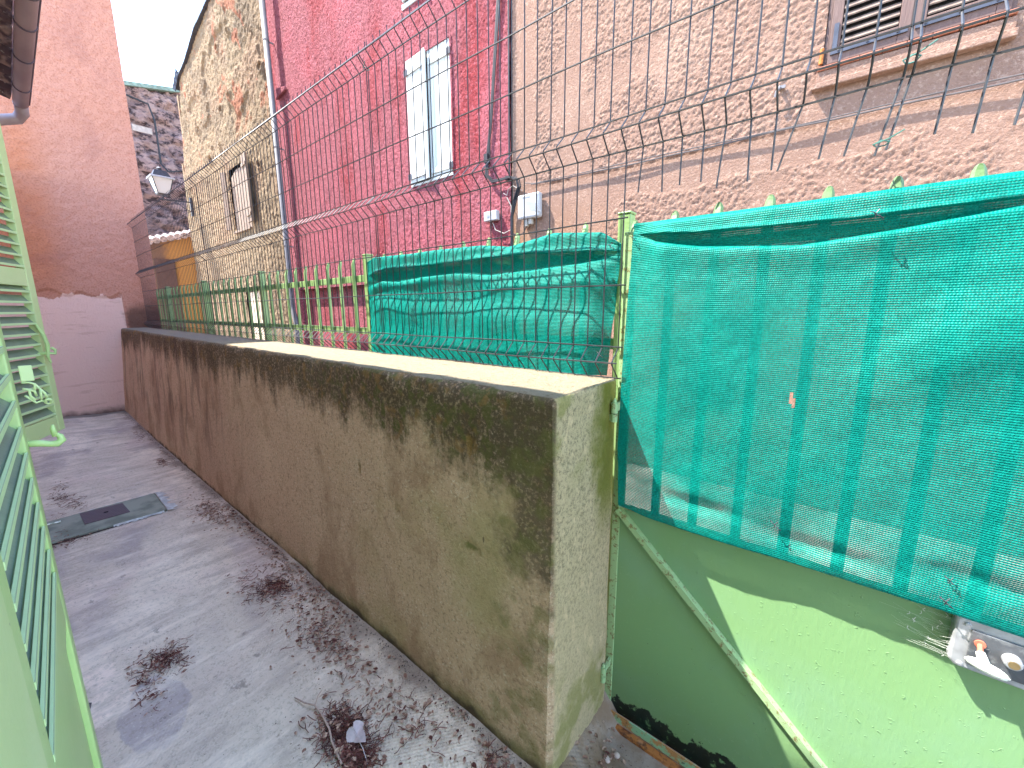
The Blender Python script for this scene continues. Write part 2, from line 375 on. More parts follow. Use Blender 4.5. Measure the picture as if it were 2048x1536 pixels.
# shade net: knitted, part open
def net_material(name, col):
    a = M(name, .75, spec=.25).base(col)
    a.lay((.002, .25, .20), a.noise(7, 5).ramp(.4, .7) * .5)
    a.mulv(a.noise(170, 2).ramp(.3, .7, .8, 1.2))
    kn = (a.z * 1350).sin() * .5 + .5
    kx = ((a.x * 1350 + (a.z * 675).sin() * .9).sin()) * .5 + .5
    cover = (kn * .70 + kx * .10 + a.noise(5, 3).ramp(.3, .7, .12, .30))
    alpha = cover.ramp(.10, .44, .66, 1.0)
    t = a.t; bump = t.nodes.new('ShaderNodeBump'); bump.inputs['Distance'].default_value = .0009; bump.inputs['Strength'].default_value = .7
    t.links.new((kn + kx * .6).v, bump.inputs['Height'])
    df = t.nodes.new('ShaderNodeBsdfDiffuse'); tr = t.nodes.new('ShaderNodeBsdfTranslucent'); gl = t.nodes.new('ShaderNodeBsdfGlossy'); gl.inputs['Roughness'].default_value = .45
    for q in (df, tr, gl): t.links.new(bump.outputs[0], q.inputs['Normal'])
    t.links.new(a.c, df.inputs[0]); t.links.new(a.c, tr.inputs[0]); gl.inputs[0].default_value = (.5, 1, .9, 1)
    m1 = t.nodes.new('ShaderNodeMixShader'); m1.inputs[0].default_value = .30; t.links.new(df.outputs[0], m1.inputs[1]); t.links.new(tr.outputs[0], m1.inputs[2])
    m3 = t.nodes.new('ShaderNodeMixShader'); m3.inputs[0].default_value = .015; t.links.new(m1.outputs[0], m3.inputs[1]); t.links.new(gl.outputs[0], m3.inputs[2])
    tp = t.nodes.new('ShaderNodeBsdfTransparent')
    m2 = t.nodes.new('ShaderNodeMixShader'); t.links.new(alpha.v, m2.inputs[0]); t.links.new(tp.outputs[0], m2.inputs[1]); t.links.new(m3.outputs[0], m2.inputs[2])
    t.links.new(m2.outputs[0], a.out.inputs[0]); t.nodes.remove(a.b); return a.m
NET = net_material('green_shade_net', (.001, .185, .150))
WHITEWOOD = (lambda a: a.lay((.30,.28,.24), a.noise(9, 6, .7, vec=a.map(4, 1, .6)).ramp(.62, .70)*.4).bump(a.noise(40, 3, vec=a.map(6, 1, .5)), .002).done())(M('white_painted_wood', .6).base((.46, .47, .44)))
BROWNWOOD = (lambda a: a.lay((.15,.09,.07), a.noise(9, 6, .7, vec=a.map(4, 1, .6)).ramp(.5, .70)*.6).bump(a.noise(40, 3, vec=a.map(6, 1, .5)), .002).done())(M('brown_painted_wood', .6).base((.10, .055, .042)))
SLATWOOD = mat_simple('weathered_slat', (.15, .10, .075), .7, var=.25, scale=20, bumpd=.002)
OLDWOOD = (lambda a: a.lay((.10,.06,.04), a.noise(6, 6, .7, vec=a.map(6, 1, .4)).ramp(.46, .66)*.7).bump(a.noise(30, 3, vec=a.map(6, 1, .4)), .006).done())(M('old_bare_wood', .8).base((.22, .155, .11)))
DARK = mat_simple('dark_void', (.012, .011, .012), .9)
BLACKIRON = mat_simple('black_iron', (.04, .04, .05), .45, .3, .2, 20, spec=.5)
ZINC = mat_simple('zinc_pipe', (.125, .115, .12), .7, .0, .15, 3, spec=.5)
GUTTERM = (lambda a: a.lay((.30,.24,.25), a.noise(5,5,vec=a.map(.4,1,1)).ramp(.42,.65)*.7).done())(M('gutter_plastic', .6).base((.42, .34, .34)))
TILE = (lambda a: a.lay((.30,.20,.17), a.noise(14,5).ramp(.5,.62)*.8).lay((.5,.45,.42), a.noise(24,4).ramp(.62,.68)*.7).bump(a.noise(30,4),.006).done())(M('old_clay_tile', .9).base((.09, .055, .06)))
TERRA = mat_simple('terracotta', (.34, .13, .08), .8, var=.25, scale=18, bumpd=.003)
PVC = mat_simple('grey_plastic_box', (.32, .32, .32), .5, var=.06)
PVCD = mat_simple('grey_plastic_ridges', (.22, .23, .24), .5, var=.06)
RUBBER = mat_simple('black_cable_sheath', (.015, .015, .018), .5)
WHITEC = mat_simple('white_cable_sheath', (.3, .27, .23), .6)
GLASSM = M('frosted_lantern_glass', .25, spec=.5).base((.40, .44, .47)).done()
LOCKM = (lambda a: a.lay((.20,.21,.22), a.noise(30,6,.7).ramp(.5,.62)*.6).lay((.45,.44,.42), a.noise(55,5,.75).ramp(.62,.68)*.7).bump(a.noise(80,3),.0006).done())(M('lock_black_lacquer', .42, .2, .6).base((.085, .09, .10)))
LOCKR = mat_simple('lock_worn_rim', (.38, .39, .41), .4, .4, .2, 30, spec=.6)
BONE = (lambda a: a.lay((.30,.33,.25), a.noise(50,5,.7).ramp(.50,.60)*.9).done())(M('worn_white_paint', .5).base((.78, .80, .72)))
SPINDLE = mat_simple('red_spindle', (.45, .13, .08), .6, var=.2, scale=40)
BRASS = mat_simple('dull_brass', (.35, .25, .12), .4, .8, .2, 40)
COVERC = (lambda a: a.lay((.12,.13,.10), a.noise(7,5).ramp(.42,.62)*.7).bump(a.noise(50,4),.002).done())(M('cover_concrete', .9).base((.27, .27, .21)))
COVERI = (lambda a: a.bump((a.x*230).sin()*(a.y*230).sin(), .0015).done())(M('cover_iron', .7, .2).base((.115, .085, .095)))
MORTAR = mat_simple('pale_mortar', (.50, .48, .45), .95, var=.25, scale=20, bumpd=.008)

# ---------------------------------------------------------------- ground
def floor_z(x, y):
    z = -1.300 + 0*x
    z = z + .055*sst(-x, 5.2, 7.0) + .04*sst(-x, 4.8, 7.0)*sst(-y, -.6, 0.0)
    z = z - .10*sst(x, -.52, -.42)*sst(y, .72, 1.10)
    return z
xs = axis((-7.3, -2.0, .06), (-2.0, .9, .03), (.9, 6, .3)); ys = axis((-3, -.3, .3), (-.3, 1.15, .03))
X, Y = np.meshgrid(xs, ys); Z = floor_z(X, Y) + .006*(fbm(X, Y, .5, 4, 3)-.5)
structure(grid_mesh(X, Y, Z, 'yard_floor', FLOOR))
# the street: one sheet to the horizon around everything else
xs = axis((-400, -30, 40), (-30, 30, 2), (30, 400, 40)); ys = axis((1.151, 8, 1.), (8, 400, 40))
X, Y = np.meshgrid(xs, ys); structure(grid_mesh(X, Y, X*0-1.47, 'street', STREET))
structure(B().box(-400, 400, -300, 1.149, -1.9, -1.48).build('ground', STREET))

# ---------------------------------------------------------------- low wall
def wall_top_y(x): return np.interp(-x, [.49, 1.5, 4, 7], [.773, .797, .83, .862])
def wall_bot_y(x): return np.interp(-x, [.49, 7], [.768, .758])
n1 = 150
xs = axis((-7.02, -1.5, .03), (-1.5, -.503, .016)); Zt = -.202; Zb = -1.36
prof = []          # (kind) parametric cross-section: front foot -> front top -> bevel -> top -> back -> back foot
zz = np.linspace(Zb, Zt-.018, 62)
rows = []
for z in zz:
    t = (z-Zb)/(Zt-Zb); y = wall_bot_y(xs)*(1-t)+wall_top_y(xs)*t
    rows.append((y, np.full_like(xs, z), 1.))
for dy, dz in ((.004, -.009), (.010, -.003), (.020, 0.0)):
    rows.append((wall_top_y(xs)+dy, np.full_like(xs, Zt+dz), .7))
for f in np.linspace(.1, .97, 16): rows.append((wall_top_y(xs)*(1-f)+1.115*f, np.full_like(xs, Zt), .3))
for z in (Zt-.01, -.5, -.9, -1.5): rows.append((np.full_like(xs, 1.118), np.full_like(xs, z), .3))
X = np.stack([xs]*len(rows)); Y = np.stack([r[0] for r in rows]); Z = np.stack([r[1] for r in rows]); A = np.array([r[2] for r in rows])[:, None]
CH = [(-.795, -.385, .020, .05), (-.80, -.705, .045, .022), (-.74, -.66, .007, .016), (-1.42, -.62, .012, .035), (-1.17, -.71, .03, .012), (-1.78, -.62, .014, .03)]
for (cx_, cz_, ra, rb) in CH:
    dd = np.hypot((X-cx_)/ra, (Z-cz_)/rb)+.5*(fbm(X, Z, .015, 2, 6)-.5); Y = Y+.011*(1-sst(dd, .6, 1.0))*(Z < Zt-.03)*(Y < .9)
nz = (fbm(X, Z, .55, 4, 5)-.5)*.022 + (fbm(X, Z, .05, 3, 9)-.5)*.005
Y = Y - nz*A*(Z < Zt-.005); 
edge = sst(Z, -.26, -.21)*(1-sst(Y, wall_top_y(X)+.012, wall_top_y(X)+.05))
chip = sst(fbm(X, X*0, .09, 3, 21), .52, .72)
Y = Y + edge*chip*.008; Z = Z - edge*chip*.005
Z = Z + (Z > Zt-.004)*(fbm(X, Y, .12, 4, 8)-.5)*.008
# round off towards the end face
endr = sst(X, -.520, -.503)
wl = thing('retaining_wall', 'low stained cement wall with mossy dark top edge, wire mesh standing on it', 'wall', (-3.7, .95, -1.3))
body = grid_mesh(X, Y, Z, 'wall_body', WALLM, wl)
# end face with irregular arris
nr = 65; fr = np.linspace(0, 1, 40); ex = xs[-1]
Yt, Zt_ = Y[64:, -1][:18], Z[64:, -1][:18]
EY = np.zeros((nr, 40)); EZ = np.zeros((nr, 40))
for i in range(nr):
    EY[i] = Y[i, -1]*(1-fr)+1.118*fr; EZ[i] = Z[i, -1]
EZ[nr-1] = np.interp(EY[nr-1], Yt, Zt_)
for i in range(55, nr-1): EZ[i] = np.minimum(EZ[i], EZ[nr-1]-.001*(nr-1-i))
d_ = np.minimum(np.minimum((EY-EY[:, :1]), 1.118-EY), np.maximum(0, EZ[nr-1][None, :]-EZ))
EX = ex + .010*np.sin(np.clip(d_/.02, 0, 1)*np.pi/2) + sst(d_, 0, .02)*((fbm(EY, EZ, .3, 4, 4)-.5)*.018 + (fbm(EY, EZ, .03, 2, 14)-.5)*.004)
grid_mesh(EX, EY, EZ, 'wall_end', WALLM, wl)

# ---------------------------------------------------------------- facades in one plane y = 3.6 facing -y
FY = 3.6
def facade(xs, zs, amp, seed, sc, name, mt, parent, hole=None, smoothmask=None, outline=None, big=.02, extra=None):
    X, Z = np.meshgrid(xs, zs)
    n = fbm(X, Z, sc, 3, seed); rough = sst(n, .38, .64)
    rough = rough*.6 + .8*(1-np.abs(2*fbm(X+.3*Z, Z-.3*X, sc*.5, 2, seed+5)-1))-.4
    aa = amp
    if smoothmask is not None: aa = amp*(1-.93*smoothmask(X, Z))
    Y = FY - aa*rough - big*(fbm(X, Z, 1.3, 3, seed+9)-.5)
    if extra is not None: Y = Y + extra(X, Z)
    keep = None
    xc = (X[:-1,:-1]+X[1:,1:])/2; zc = (Z[:-1,:-1]+Z[1:,1:])/2
    keep = np.ones_like(xc, bool)
    for h in (hole or []): keep &= ~((xc > h[0]) & (xc < h[1]) & (zc > h[2]) & (zc < h[3]))
    if outline is not None: keep &= outline(xc, zc)
    return grid_mesh(X, Y, Z, name, mt, parent, keep=keep)

# --- beige house
bh = thing('beige_house', 'beige roughcast house on the right with brown louvred shutters above the net', 'house', (0, 3.6, -1.47))
HOLE_B = (-.275, .545, 1.552, 3.0)
def smb(X, Z):
    w = (fbm(X, Z, .35, 4, 31)-.5)
    low = 1.02 + .06*np.sin(X*2.1) + .16*w + np.where(X < -1.6, -.5*sst(-X, 1.5, 2.1), 0)
    cab = np.interp(X, [-2.7, -1.4, -.36, .63], [1.255, 1.226, 1.216, 1.19])
    band = sst(Z, low-.012, low+.012)*(1-sst(Z, cab-.006, cab+.012))
    diag = sst(X + (Z-1.2)*-.35 + .12*w, -.42, -.36)*(1-sst(Z, 1.41, 1.43))*sst(Z, cab-.02, cab)
    b1 = (1-sst(np.abs(X+2.72+.06*w), .09, .15)); b2 = (1-sst(np.abs(X+2.18+.14*w*2), .12, .20))*sst(Z, 1.25, 1.3)*(1-sst(Z,2.3,2.9))
    patch = sst(fbm(X, Z, .5, 3, 77), .60, .68)*.75
    return np.clip(np.maximum.reduce([band, diag, b1, b2, patch]), 0, 1)
xs = axis((-2.90, 1.0, .008), (1.0, 1.8, .2)); zs = axis((-1.5, .2, .1), (.2, 3.5, .008), (3.5, 3.8, .3))
facade(xs, zs, .0095, 41, .021, 'wall', BEIGE, bh, [HOLE_B, (-.3,.56,3.0,3.01)], smb, big=.03)
# sunk render ledge following the cable
B().box(-2.9, 1.8, FY+.02, FY+.45, -1.5, 3.8).build('wall_core', BEIGE, bh)
B().box(-.275, -.255, FY-.002, FY+.018, 1.553, 3.0).box(.525, .545, FY-.002, FY+.018, 1.553, 3.0).box(-.254, .524, FY-.002, FY+.018, 2.98, 3.0).build('window_reveal', BROWNWOOD, bh)
b = B(); b.prism([(-.300, FY-.005, 1.455), (.552, FY-.005, 1.447), (.552, FY-.005, 1.520), (-.300, FY-.005, 1.528)], (0, -.028, 0)); b.build('sill_face', BEIGE, bh, bevel=.004)
b = B(); b.prism([(-.315, FY-.005, 1.418), (.560, FY-.005, 1.410), (.560, FY-.005, 1.452), (-.315, FY-.005, 1.4545)], (0, -.055, 0)); b.build('sill_ledge', BEIGE, bh, bevel=.006)
b = B()
for k in range(8): b.box(-.298+k*.1063, -.298+k*.1063+.1035, FY-.045, FY+.02, 1.5285, 1.5505)
b.build('tile_sill', TERRA, bh, bevel=.003)
def louvre_shutter(parent, x0, x1, z0, z1, y, hinge_left):
    o = B(); sw = .055
    o.box(x0, x0+sw, y-.03, y, z0, z1).box(x1-sw, x1, y-.03, y, z0, z1).box(x0+sw, x1-sw, y-.029, y-.001, z0, z0+.095).box(x0+sw, x1-sw, y-.029, y-.001, z1-.08, z1)
    f = o.build('shutter', BROWNWOOD, parent, bevel=.003)
    s_ = B(); z = z0+.11
    while z < z1-.11:
        s_.obox((x0+sw+.003, y-.030, z), (x1-x0-2*sw-.006, 0, 0), (0, .022, .028), (0, .003, -.007)); z += .047
    s_.build('louvre_slats', SLATWOOD, f)
    B().box(x0+sw, x1-sw, y-.002, y+.004, z0+.1, z1-.1).build('backing', DARK, f)
    st = B(); zz_ = z0+.062
    st.box(x0+.012, x1-.012, y-.040, y-.0302, zz_-.014, zz_+.014)
    for q in (.1, .5, .9): st.lathe((x0+.02+(x1-x0-.04)*q, y-.040, zz_), [(.0, -.006), (.008, -.003), (.009, .0)], 8, 'y')
    hx = x0+.03 if hinge_left else x1-.03
    st.box(hx-.012, hx+.012, y-.0395, y-.0302, zz_+.015, zz_+.16)
    st.build('strap_hinge', BLACKIRON, f)
    return f
louvre_shutter(bh, -.252, .132, 1.556, 2.975, FY-.004, True)
louvre_shutter(bh, .139, .522, 1.556, 2.975, FY-.004, False)
B().lathe((-.285, FY-.03, 1.60), [(.012, -.03), (.012, .06)], 8).build('pintle', RUST, bh)
b = B(); b.tube([(-.50, FY-.01, 1.50), (-.50, FY-.05, 1.50), (-.515, FY-.06, 1.47), (-.52, FY-.055, 1.44)], .009, 6); b.box(-.51, -.47, FY-.03, FY-.02, 1.495, 1.515); b.build('shutter_catch', ZINC, bh)

# --- red house
rh = thing('red_house', 'raspberry red roughcast house with one pair of white plank shutters', 'house', (-5.7, 3.6, -1.47))
HOLE_R = (-4.60, -3.80, 1.628, 3.065); HOLE_R2 = (-4.60, -3.80, 3.69, 5.05); HOLE_D = (-8.15, -5.62, -1.5, .415)
def smr(X, Z):
    return np.clip(np.maximum(.6*sst(fbm(X, Z, .8, 3, 55), .62, .70), 1-sst(Z-.42, .03, .2)), 0, 1)*.8
xs = axis((-8.52, -2.915, .0125)); zs = axis((-1.5, -.7, .1), (-.7, 5.3, .0125), (5.3, 5.9, .3))
facade(xs, zs, .007, 51, .030, 'wall', RED, rh, [HOLE_R, HOLE_R2, HOLE_D], smr, big=.04)
b = B().box(-8.515, -2.915, FY+.16, FY+.5, -1.5, 5.9)
for h in (HOLE_R, HOLE_R2, HOLE_D):
    b.box(h[0]-.02, h[0]+.006, FY-.012, FY+.159, h[2], h[3]+.006).box(h[1]-.006, h[1]+.02, FY-.012, FY+.159, h[2], h[3]+.006).box(h[0]+.007, h[1]-.007, FY-.012, FY+.159, h[3]-.01, h[3]+.012)
b.build('window_reveals', RED, rh)
B().box(-8.14, -5.63, FY+.09, FY+.155, -1.5, .40).build('blocked_doorway', RED, rh)
def plank_shutter(parent, x0, x1, z0, z1, y, ang, hinge_left, name='shutter'):
    """closed leaf hinged at one side, ang opens it outwards a little"""
    wdt = x1-x0; o = B(); n = 4; hx = x0 if hinge_left else x1; sg = 1 if hinge_left else -1
    def T(u, d, z):
        return (hx+sg*(u*math.cos(ang))+sg*d*math.sin(ang), y-u*math.sin(ang)-d*math.cos(ang), z)
    def bx(bb, u0, u1, d0, d1, a0, a1):
        v = [T(u, d, z) for z in (a0, a1) for (u, d) in ((u0, d0), (u1, d0), (u1, d1), (u0, d1))]
        fs = [(0,3,2,1),(4,5,6,7),(0,1,5,4),(1,2,6,5),(2,3,7,6),(3,0,4,7)]
        if sg > 0: fs = [f[::-1] for f in fs]
        bb.add(v, fs)
    for k in range(n): bx(o, wdt/n*k+.003, wdt/n*(k+1)-.001, 0, .026, z0, z1)
    f = o.build(name, WHITEWOOD, parent, bevel=.004)
    for za, zb in ((z0+.05, z0+.11), (z1-.17, z1-.11)):
        o2 = B(); bx(o2, .01, wdt-.035, .0265, .042, za, zb); o2.build('ledge_batten', WHITEWOOD, f, bevel=.003)
    if hinge_left: o2 = B(); bx(o2, wdt-.03, wdt+.012, .0265, .040, z0, z1); o2.build('cover_strip', WHITEWOOD, f, bevel=.003)
    for zc in (z0+.08, z1-.14):
        h = B(); bx(h, -.018, .05, .0425, .048, zc-.035, zc+.035); h.build('strap_hinge', BLACKIRON, f)
plank_shutter(rh, -4.592, -4.200, 1.632, 3.060, FY-.002, math.radians(3.5), True)
plank_shutter(rh, -4.212, -3.806, 1.632, 3.060, FY+.028, math.radians(.5), False)
plank_shutter(rh, -4.592, -4.20, 3.70, 5.04, FY-.012, math.radians(4), True)
plank_shutter(rh, -4.193, -3.808, 3.70, 5.04, FY-.010, math.radians(1), False)
B().box(-4.60, -3.80, FY-.012, FY+.06, 1.600, 1.627).build('window_sill', WHITEWOOD, rh, bevel=.004)
B().box(-4.62, -3.78, FY-.02, FY+.05, 3.63, 3.689).build('window_sill', WHITEWOOD, rh, bevel=.004)
b = B(); b.prism([(-8.30, FY-.005, 3.72), (-7.90, FY-.005, 3.76), (-7.90, FY-.005, 3.82), (-8.30, FY-.005, 3.90)], (0, -.045, 0)); b.build('render_step', RED, rh, bevel=.015)
b = B().tube([(-8.26, FY-.12, 6.1), (-8.26, FY-.12, .10), (-8.24, FY-.13, .0), (-8.08, FY-.16, -.22), (-8.06, FY-.16, -1.45)], .047, 14)
dp = b.build('downpipe', ZINC, rh, smooth=True)
b = B()
for z in (4.6, 2.9, 1.2): b = B().lathe((-8.26, FY-.12, z), [(.052, -.012), (.052, .012)], 14); b.box(-8.27, -8.25, FY-.09, FY-.005, z-.01, z+.01); b.build('pipe_bracket', ZINC, dp)

# --- old rendered house further up the street
oh = thing('old_house', 'tan house with crumbling render, exposed brick patches and a sagging roof edge', 'house', (-11.5, 3.6, -1.47))
def old_outline(x, z):
    e = np.interp(z, [-1.5, -.4, .33, 2.8, 4.3, 5.79, 7], [-14.6, -14.56, -14.7, -14.68, -14.36, -13.9, -13.6]) + .04*(fbm(x*0, z, .3, 3, 2)-.5)
    top = np.interp(x, [-14.2, -13.9, -13.1, -12.0, -10.9, -8.4], [5.68, 5.79, 5.93, 6.25, 6.40, 6.75])
    return (x > e) & (z < top)
HOLE_O = (-11.12, -10.12, 1.80, 3.12); HOLE_O2 = (-10.95, -10.15, -1.5, .45)
def old_extra(X, Z):
    e = 0*X
    for (hx, hz, r) in ((-12.86, 4.43, .05), (-11.27, 4.44, .05), (-10.51, 4.48, .05), (-8.95, 4.49, .05), (-11.0, 5.54, .045), (-10.27, 5.57, .045), (-12.2, 3.6, .07), (-11.5, 3.75, .055), (-9.4, 2.9, .05)):
        d = np.hypot(X-hx, Z-hz); e = e + .16*(1-sst(d, r*.6, r*1.2)) - .03*(1-sst(np.abs(d-r*1.7), 0, r))
    p = sst(fbm(X, Z, .9, 4, 66), .57, .60)*sst(Z, 3.4, 4.0); e = e + p*.035 
    return e
xs = axis((-15.0, -8.52, .02)); zs = axis((-1.5, -.6, .15), (-.6, 6.8, .02))
facade(xs, zs, .022, 61, .06, 'wall', OLD, oh, [HOLE_O, HOLE_O2], None, old_outline, .08, old_extra)
b = B().prism([(-14.5, FY+.2, -1.5), (-8.525, FY+.2, -1.5), (-8.525, FY+.2, 6.6), (-11, FY+.2, 6.2), (-13.8, FY+.2, 5.6), (-14.3, FY+.2, 4.2), (-14.55, FY+.2, 2.8)], (0, .5, 0)); b.build('wall_core', OLD, oh)
# side return of the old house and its roof edge
b = B().box(-14.62, -14.52, FY, 9, -1.5, 4.0).box(-14.3, -14.2, FY+.02, 9, 4.0, 5.6); b.build('gable_wall', OLD, oh)
b = B(); pts = [(-14.05, 5.66), (-13.75, 5.80), (-13.0, 5.94), (-12.0, 6.26), (-10.9, 6.40), (-8.4, 6.76)]
for k in range(len(pts)-1):
    (x0, z0), (x1, z1) = pts[k], pts[k+1]; n = max(1, int((x1-x0)/.16))
    for q in range(n):
        xa = x0+(x1-x0)*q/n; za = z0+(z1-z0)*q/n+random.uniform(-.008, .008)
        b.prism([(xa, FY-.07, za), (xa+(x1-x0)/n*1.02, FY-.07, za+(z1-z0)/n), (xa+(x1-x0)/n*1.02, FY-.07, za+(z1-z0)/n+.04), (xa, FY-.07, za+.04)], (0, .45+random.uniform(-.01, .01), 0))
rf = b.build('roof_edge_tiles', BLACKIRON, oh)
b = B()
for k in range(16):
    x = -14.0+k*.03+random.uniform(-.02, .02); z = 5.60+k*.018
    b.tube([(x, FY-.06, z), (x-.02-random.random()*.03, FY-.09, z+.05), (x-.01-random.random()*.04, FY-.10, z+.10+random.random()*.04)], [.016, .022, .004], 4)
b.build('roof_weeds', BLACKIRON, oh)
# window of the old house: arched board with two open leaves
b = B()
arch = [(-11.10, 1.81)]+[(-11.1+.97*t, 2.95+.13*math.sin(math.pi*t)) for t in np.linspace(0, 1, 9)]+[(-10.13, 1.81)]
b.prism([(x, FY+.01, z) for x, z in arch], (0, .05, 0)); wi = b.build('window_board', OLDWOOD, oh)
B().box(-11.13, -10.1, FY+.115, FY+.19, 1.7, 3.2).build('window_recess', DARK, oh)
B().box(-10.97, -10.13, FY+.115, FY+.19, -1.5, .47).build('door_recess', DARK, oh)
B().obox((-11.15, FY-.06, 1.84), (-.14, -.05, 0), (.01, -.035, 0), (0, 0, 1.24)).build('shutter', OLDWOOD, oh, bevel=.006)
s2 = B().obox((-10.09, FY-.06, 1.86), (.34, -.03, 0), (0, -.035, 0), (0, 0, 1.32)).build('shutter', OLDWOOD, oh, bevel=.006)
B().obox((-10.08, FY-.098, 1.98), (.30, -.027, 0), (0, -.018, 0), (0, 0, .06)).build('shutter_batten', OLDWOOD, s2)
B().obox((-10.08, FY-.098, 2.95), (.30, -.027, 0), (0, -.018, 0), (0, 0, .06)).build('shutter_batten', OLDWOOD, s2)
B().box(-11.12, -10.12, FY-.06, FY+.05, 1.76, 1.80).build('window_sill', OLDWOOD, oh)
B().box(-10.93, -10.17, FY+.04, FY+.10, -1.5, .44).build('door', mat_simple('pale_door', (.42, .33, .24), .7, var=.2, scale=8), oh, bevel=.01)

# dark rubble building behind
db = thing('rubble_building', 'tall dark rubble stone building closing the far end of the street', 'building', (-20, 5, -1.47))
ys = axis((1.0, 9.0, .06)); zs = axis((-1.5, 9.5, .06)); Yg, Zg = np.meshgrid(ys, zs)
topz = 7.62+.215*(Yg-3.8); Xg = -20+.22*sst(fbm(Yg, Zg, .3, 3, 71), .35, .65)+.3*(fbm(Yg, Zg, 1.5, 3, 72)-.5)
yc = (Yg[:-1,:-1]+Yg[1:,1:])/2; zc = (Zg[:-1,:-1]+Zg[1:,1:])/2
grid_mesh(Xg, Yg, Zg, 'wall', RUBBLE, db, keep=zc < 7.62+.215*(yc-3.8))
b = B().prism([(-20, 1, -1.5), (-20, 9, -1.5), (-20, 9, 8.66), (-20, 1, 6.95)], (-2, 0, 0)); b.build('wall_core', RUBBLE, db)
b = B().prism([(-19.7, 1, 7.0), (-19.7, 9, 8.72), (-19.7, 9, 8.86), (-19.7, 1, 7.12)], (-2.4, 0, 0)); b.build('roof_edge', mat_simple('mossy_slate', (.13, .17, .14), .9, var=.3), db)
b = B().obox((-19.72, 3.6, 6.15), (0, .52, .01), (.05, 0, 0), (0, 0, .20)); b.build('repair_patch', mat_simple('old_plaster', (.28,.23,.20), .9), db)
cb = B().tube([(-19.55, 3.5, 7.2), (-19.55, 4.1, 7.1), (-19.5, 4.2, 6.6), (-19.5, 4.2, 5.2), (-19.4, 4.35, 4.95)], .03, 5)
cb.tube([(-19.4, 4.35, 4.95), (-19.0, 4.7, 4.98), (-18.4, 4.9, 5.6), (-17.6, 4.85, 6.2), (-17, 4.75, 6.3)], .024, 5)
tag(cb.build('street_cable', RUBBER), 'dark cable hanging in a loop on the rubble building', 'cable')

# small ochre wall with tile coping in front of the rubble building
yw = thing('ochre_wall', 'ochre garden wall with weathered tile coping and an old brown door', 'wall', (-15.2, 3, -1.47))
A_ = Vector((-15.0, 2.35, -1.5)); D_ = Vector((0, 1.9, 0))
OCH = (lambda a: a.lay((.17,.11,.085), (a.y+a.noise(3,5)*.5).ramp(3.45,3.15)*.85).bump(a.noise(20,5),.02).done())(M('ochre_render', .95, spec=.1).base((.42, .22, .065)))
b = B().prism([A_, A_+D_, A_+D_+Vector((0, 0, 3.85)), A_+Vector((0, 0, 3.22))], (-.3, 0, 0)); b.build('wall', OCH, yw)
b = B()
for k in range(12):
    y = 2.35+k*.16; z = 1.76+k*.053
    b.tube([(-15.35, y, z+.10), (-14.82, y+.01, z)], .085, 7)
b.build('tile_coping', mat_simple('pale_tile', (.45, .36, .33), .9, var=.4, scale=10, bumpd=.02), yw)
B().box(-14.998, -14.95, 2.75, 3.2, -1.5, 1.45).build('door', BROWNWOOD, yw, bevel=.01)

# ---------------------------------------------------------------- pink building closing the yard
ph = thing('pink_building', 'salmon pink roughcast building closing the far end of the yard', 'building', (-7, .5, -1.3))
ys = axis((-3.0, -.3, .3), (-.3, 1.27, .014)); zs = axis((-1.4, 3.9, .014), (3.9, 7.15, .4)); Yg, Zg = np.meshgrid(ys, zs)
sm = (1-sst(Zg+.22*(fbm(Yg, Zg, .25, 4, 3)), .295, .31))*(1-sst(Yg, .905, .92))
ro = sst(fbm(Yg, Zg, .045, 3, 81), .36, .62)
Xg = -7.0+.005*ro*(1-sm*.97)-.012*sm+.01*(fbm(Yg, Zg, .8, 3, 82)-.5)
Xg = Xg+.003*sm*(fbm(Yg*.25, Zg, .10, 3, 83)-.5)*2
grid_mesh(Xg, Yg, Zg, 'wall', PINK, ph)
B().box(-10.5, -7.03, -3, 1.255, -1.4, 7.15).build('wall_core', PINK, ph)
b = B()
for k in range(26): b.tube([(-10.6+k*.145, 1.15, 7.3), (-10.6+k*.145, 1.31, 7.16)], .07, 7)
b.box(-10.7, -6.95, -3.1, 1.28, 7.151, 7.22); b.build('roof', TILE, ph)

# ---------------------------------------------------------------- own house on the left: wall, eaves, gutter
hh = thing('camera_house', 'house beside the viewpoint with clay tile eaves and half round gutter', 'house', (-2, -.15, -1.3))
ys_ = -.16
b = B().box(-6.95, 1.2, ys_-.3, ys_, -1.4, 1.52); b.build('wall', mat_simple('cream_fill_render', (.74, .64, .52), .95, var=.1, scale=6, bumpd=.004), hh)  # wall colour lightened to bounce warm fill light into the yard
b = B()
for k in range(40):
    x = -4.62+k*.145; b.tube([(x, -.45, 1.70), (x, .235, 1.50)], [.052, .056], 8)
for k in range(40):
    x = -4.55+k*.145; b.tube([(x, -.45, 1.745), (x, .20, 1.55)], [.060, .062], 8)
b.prism([(-4.66, -.45, 1.75), (-4.66, .19, 1.555), (-4.66, .19, 1.565), (-4.66, -.45, 1.78)], (5.8, 0, 0))
roof = b.build('roof_tiles', TILE, hh, smooth=True)
b = B().prism([(-4.66, -.45, 1.78), (-4.66, -4.5, 2.4), (-4.66, -4.5, 2.3), (-4.66, -.45, 1.66)], (5.8, 0, 0)); b.build('roof_slope', TILE, hh)
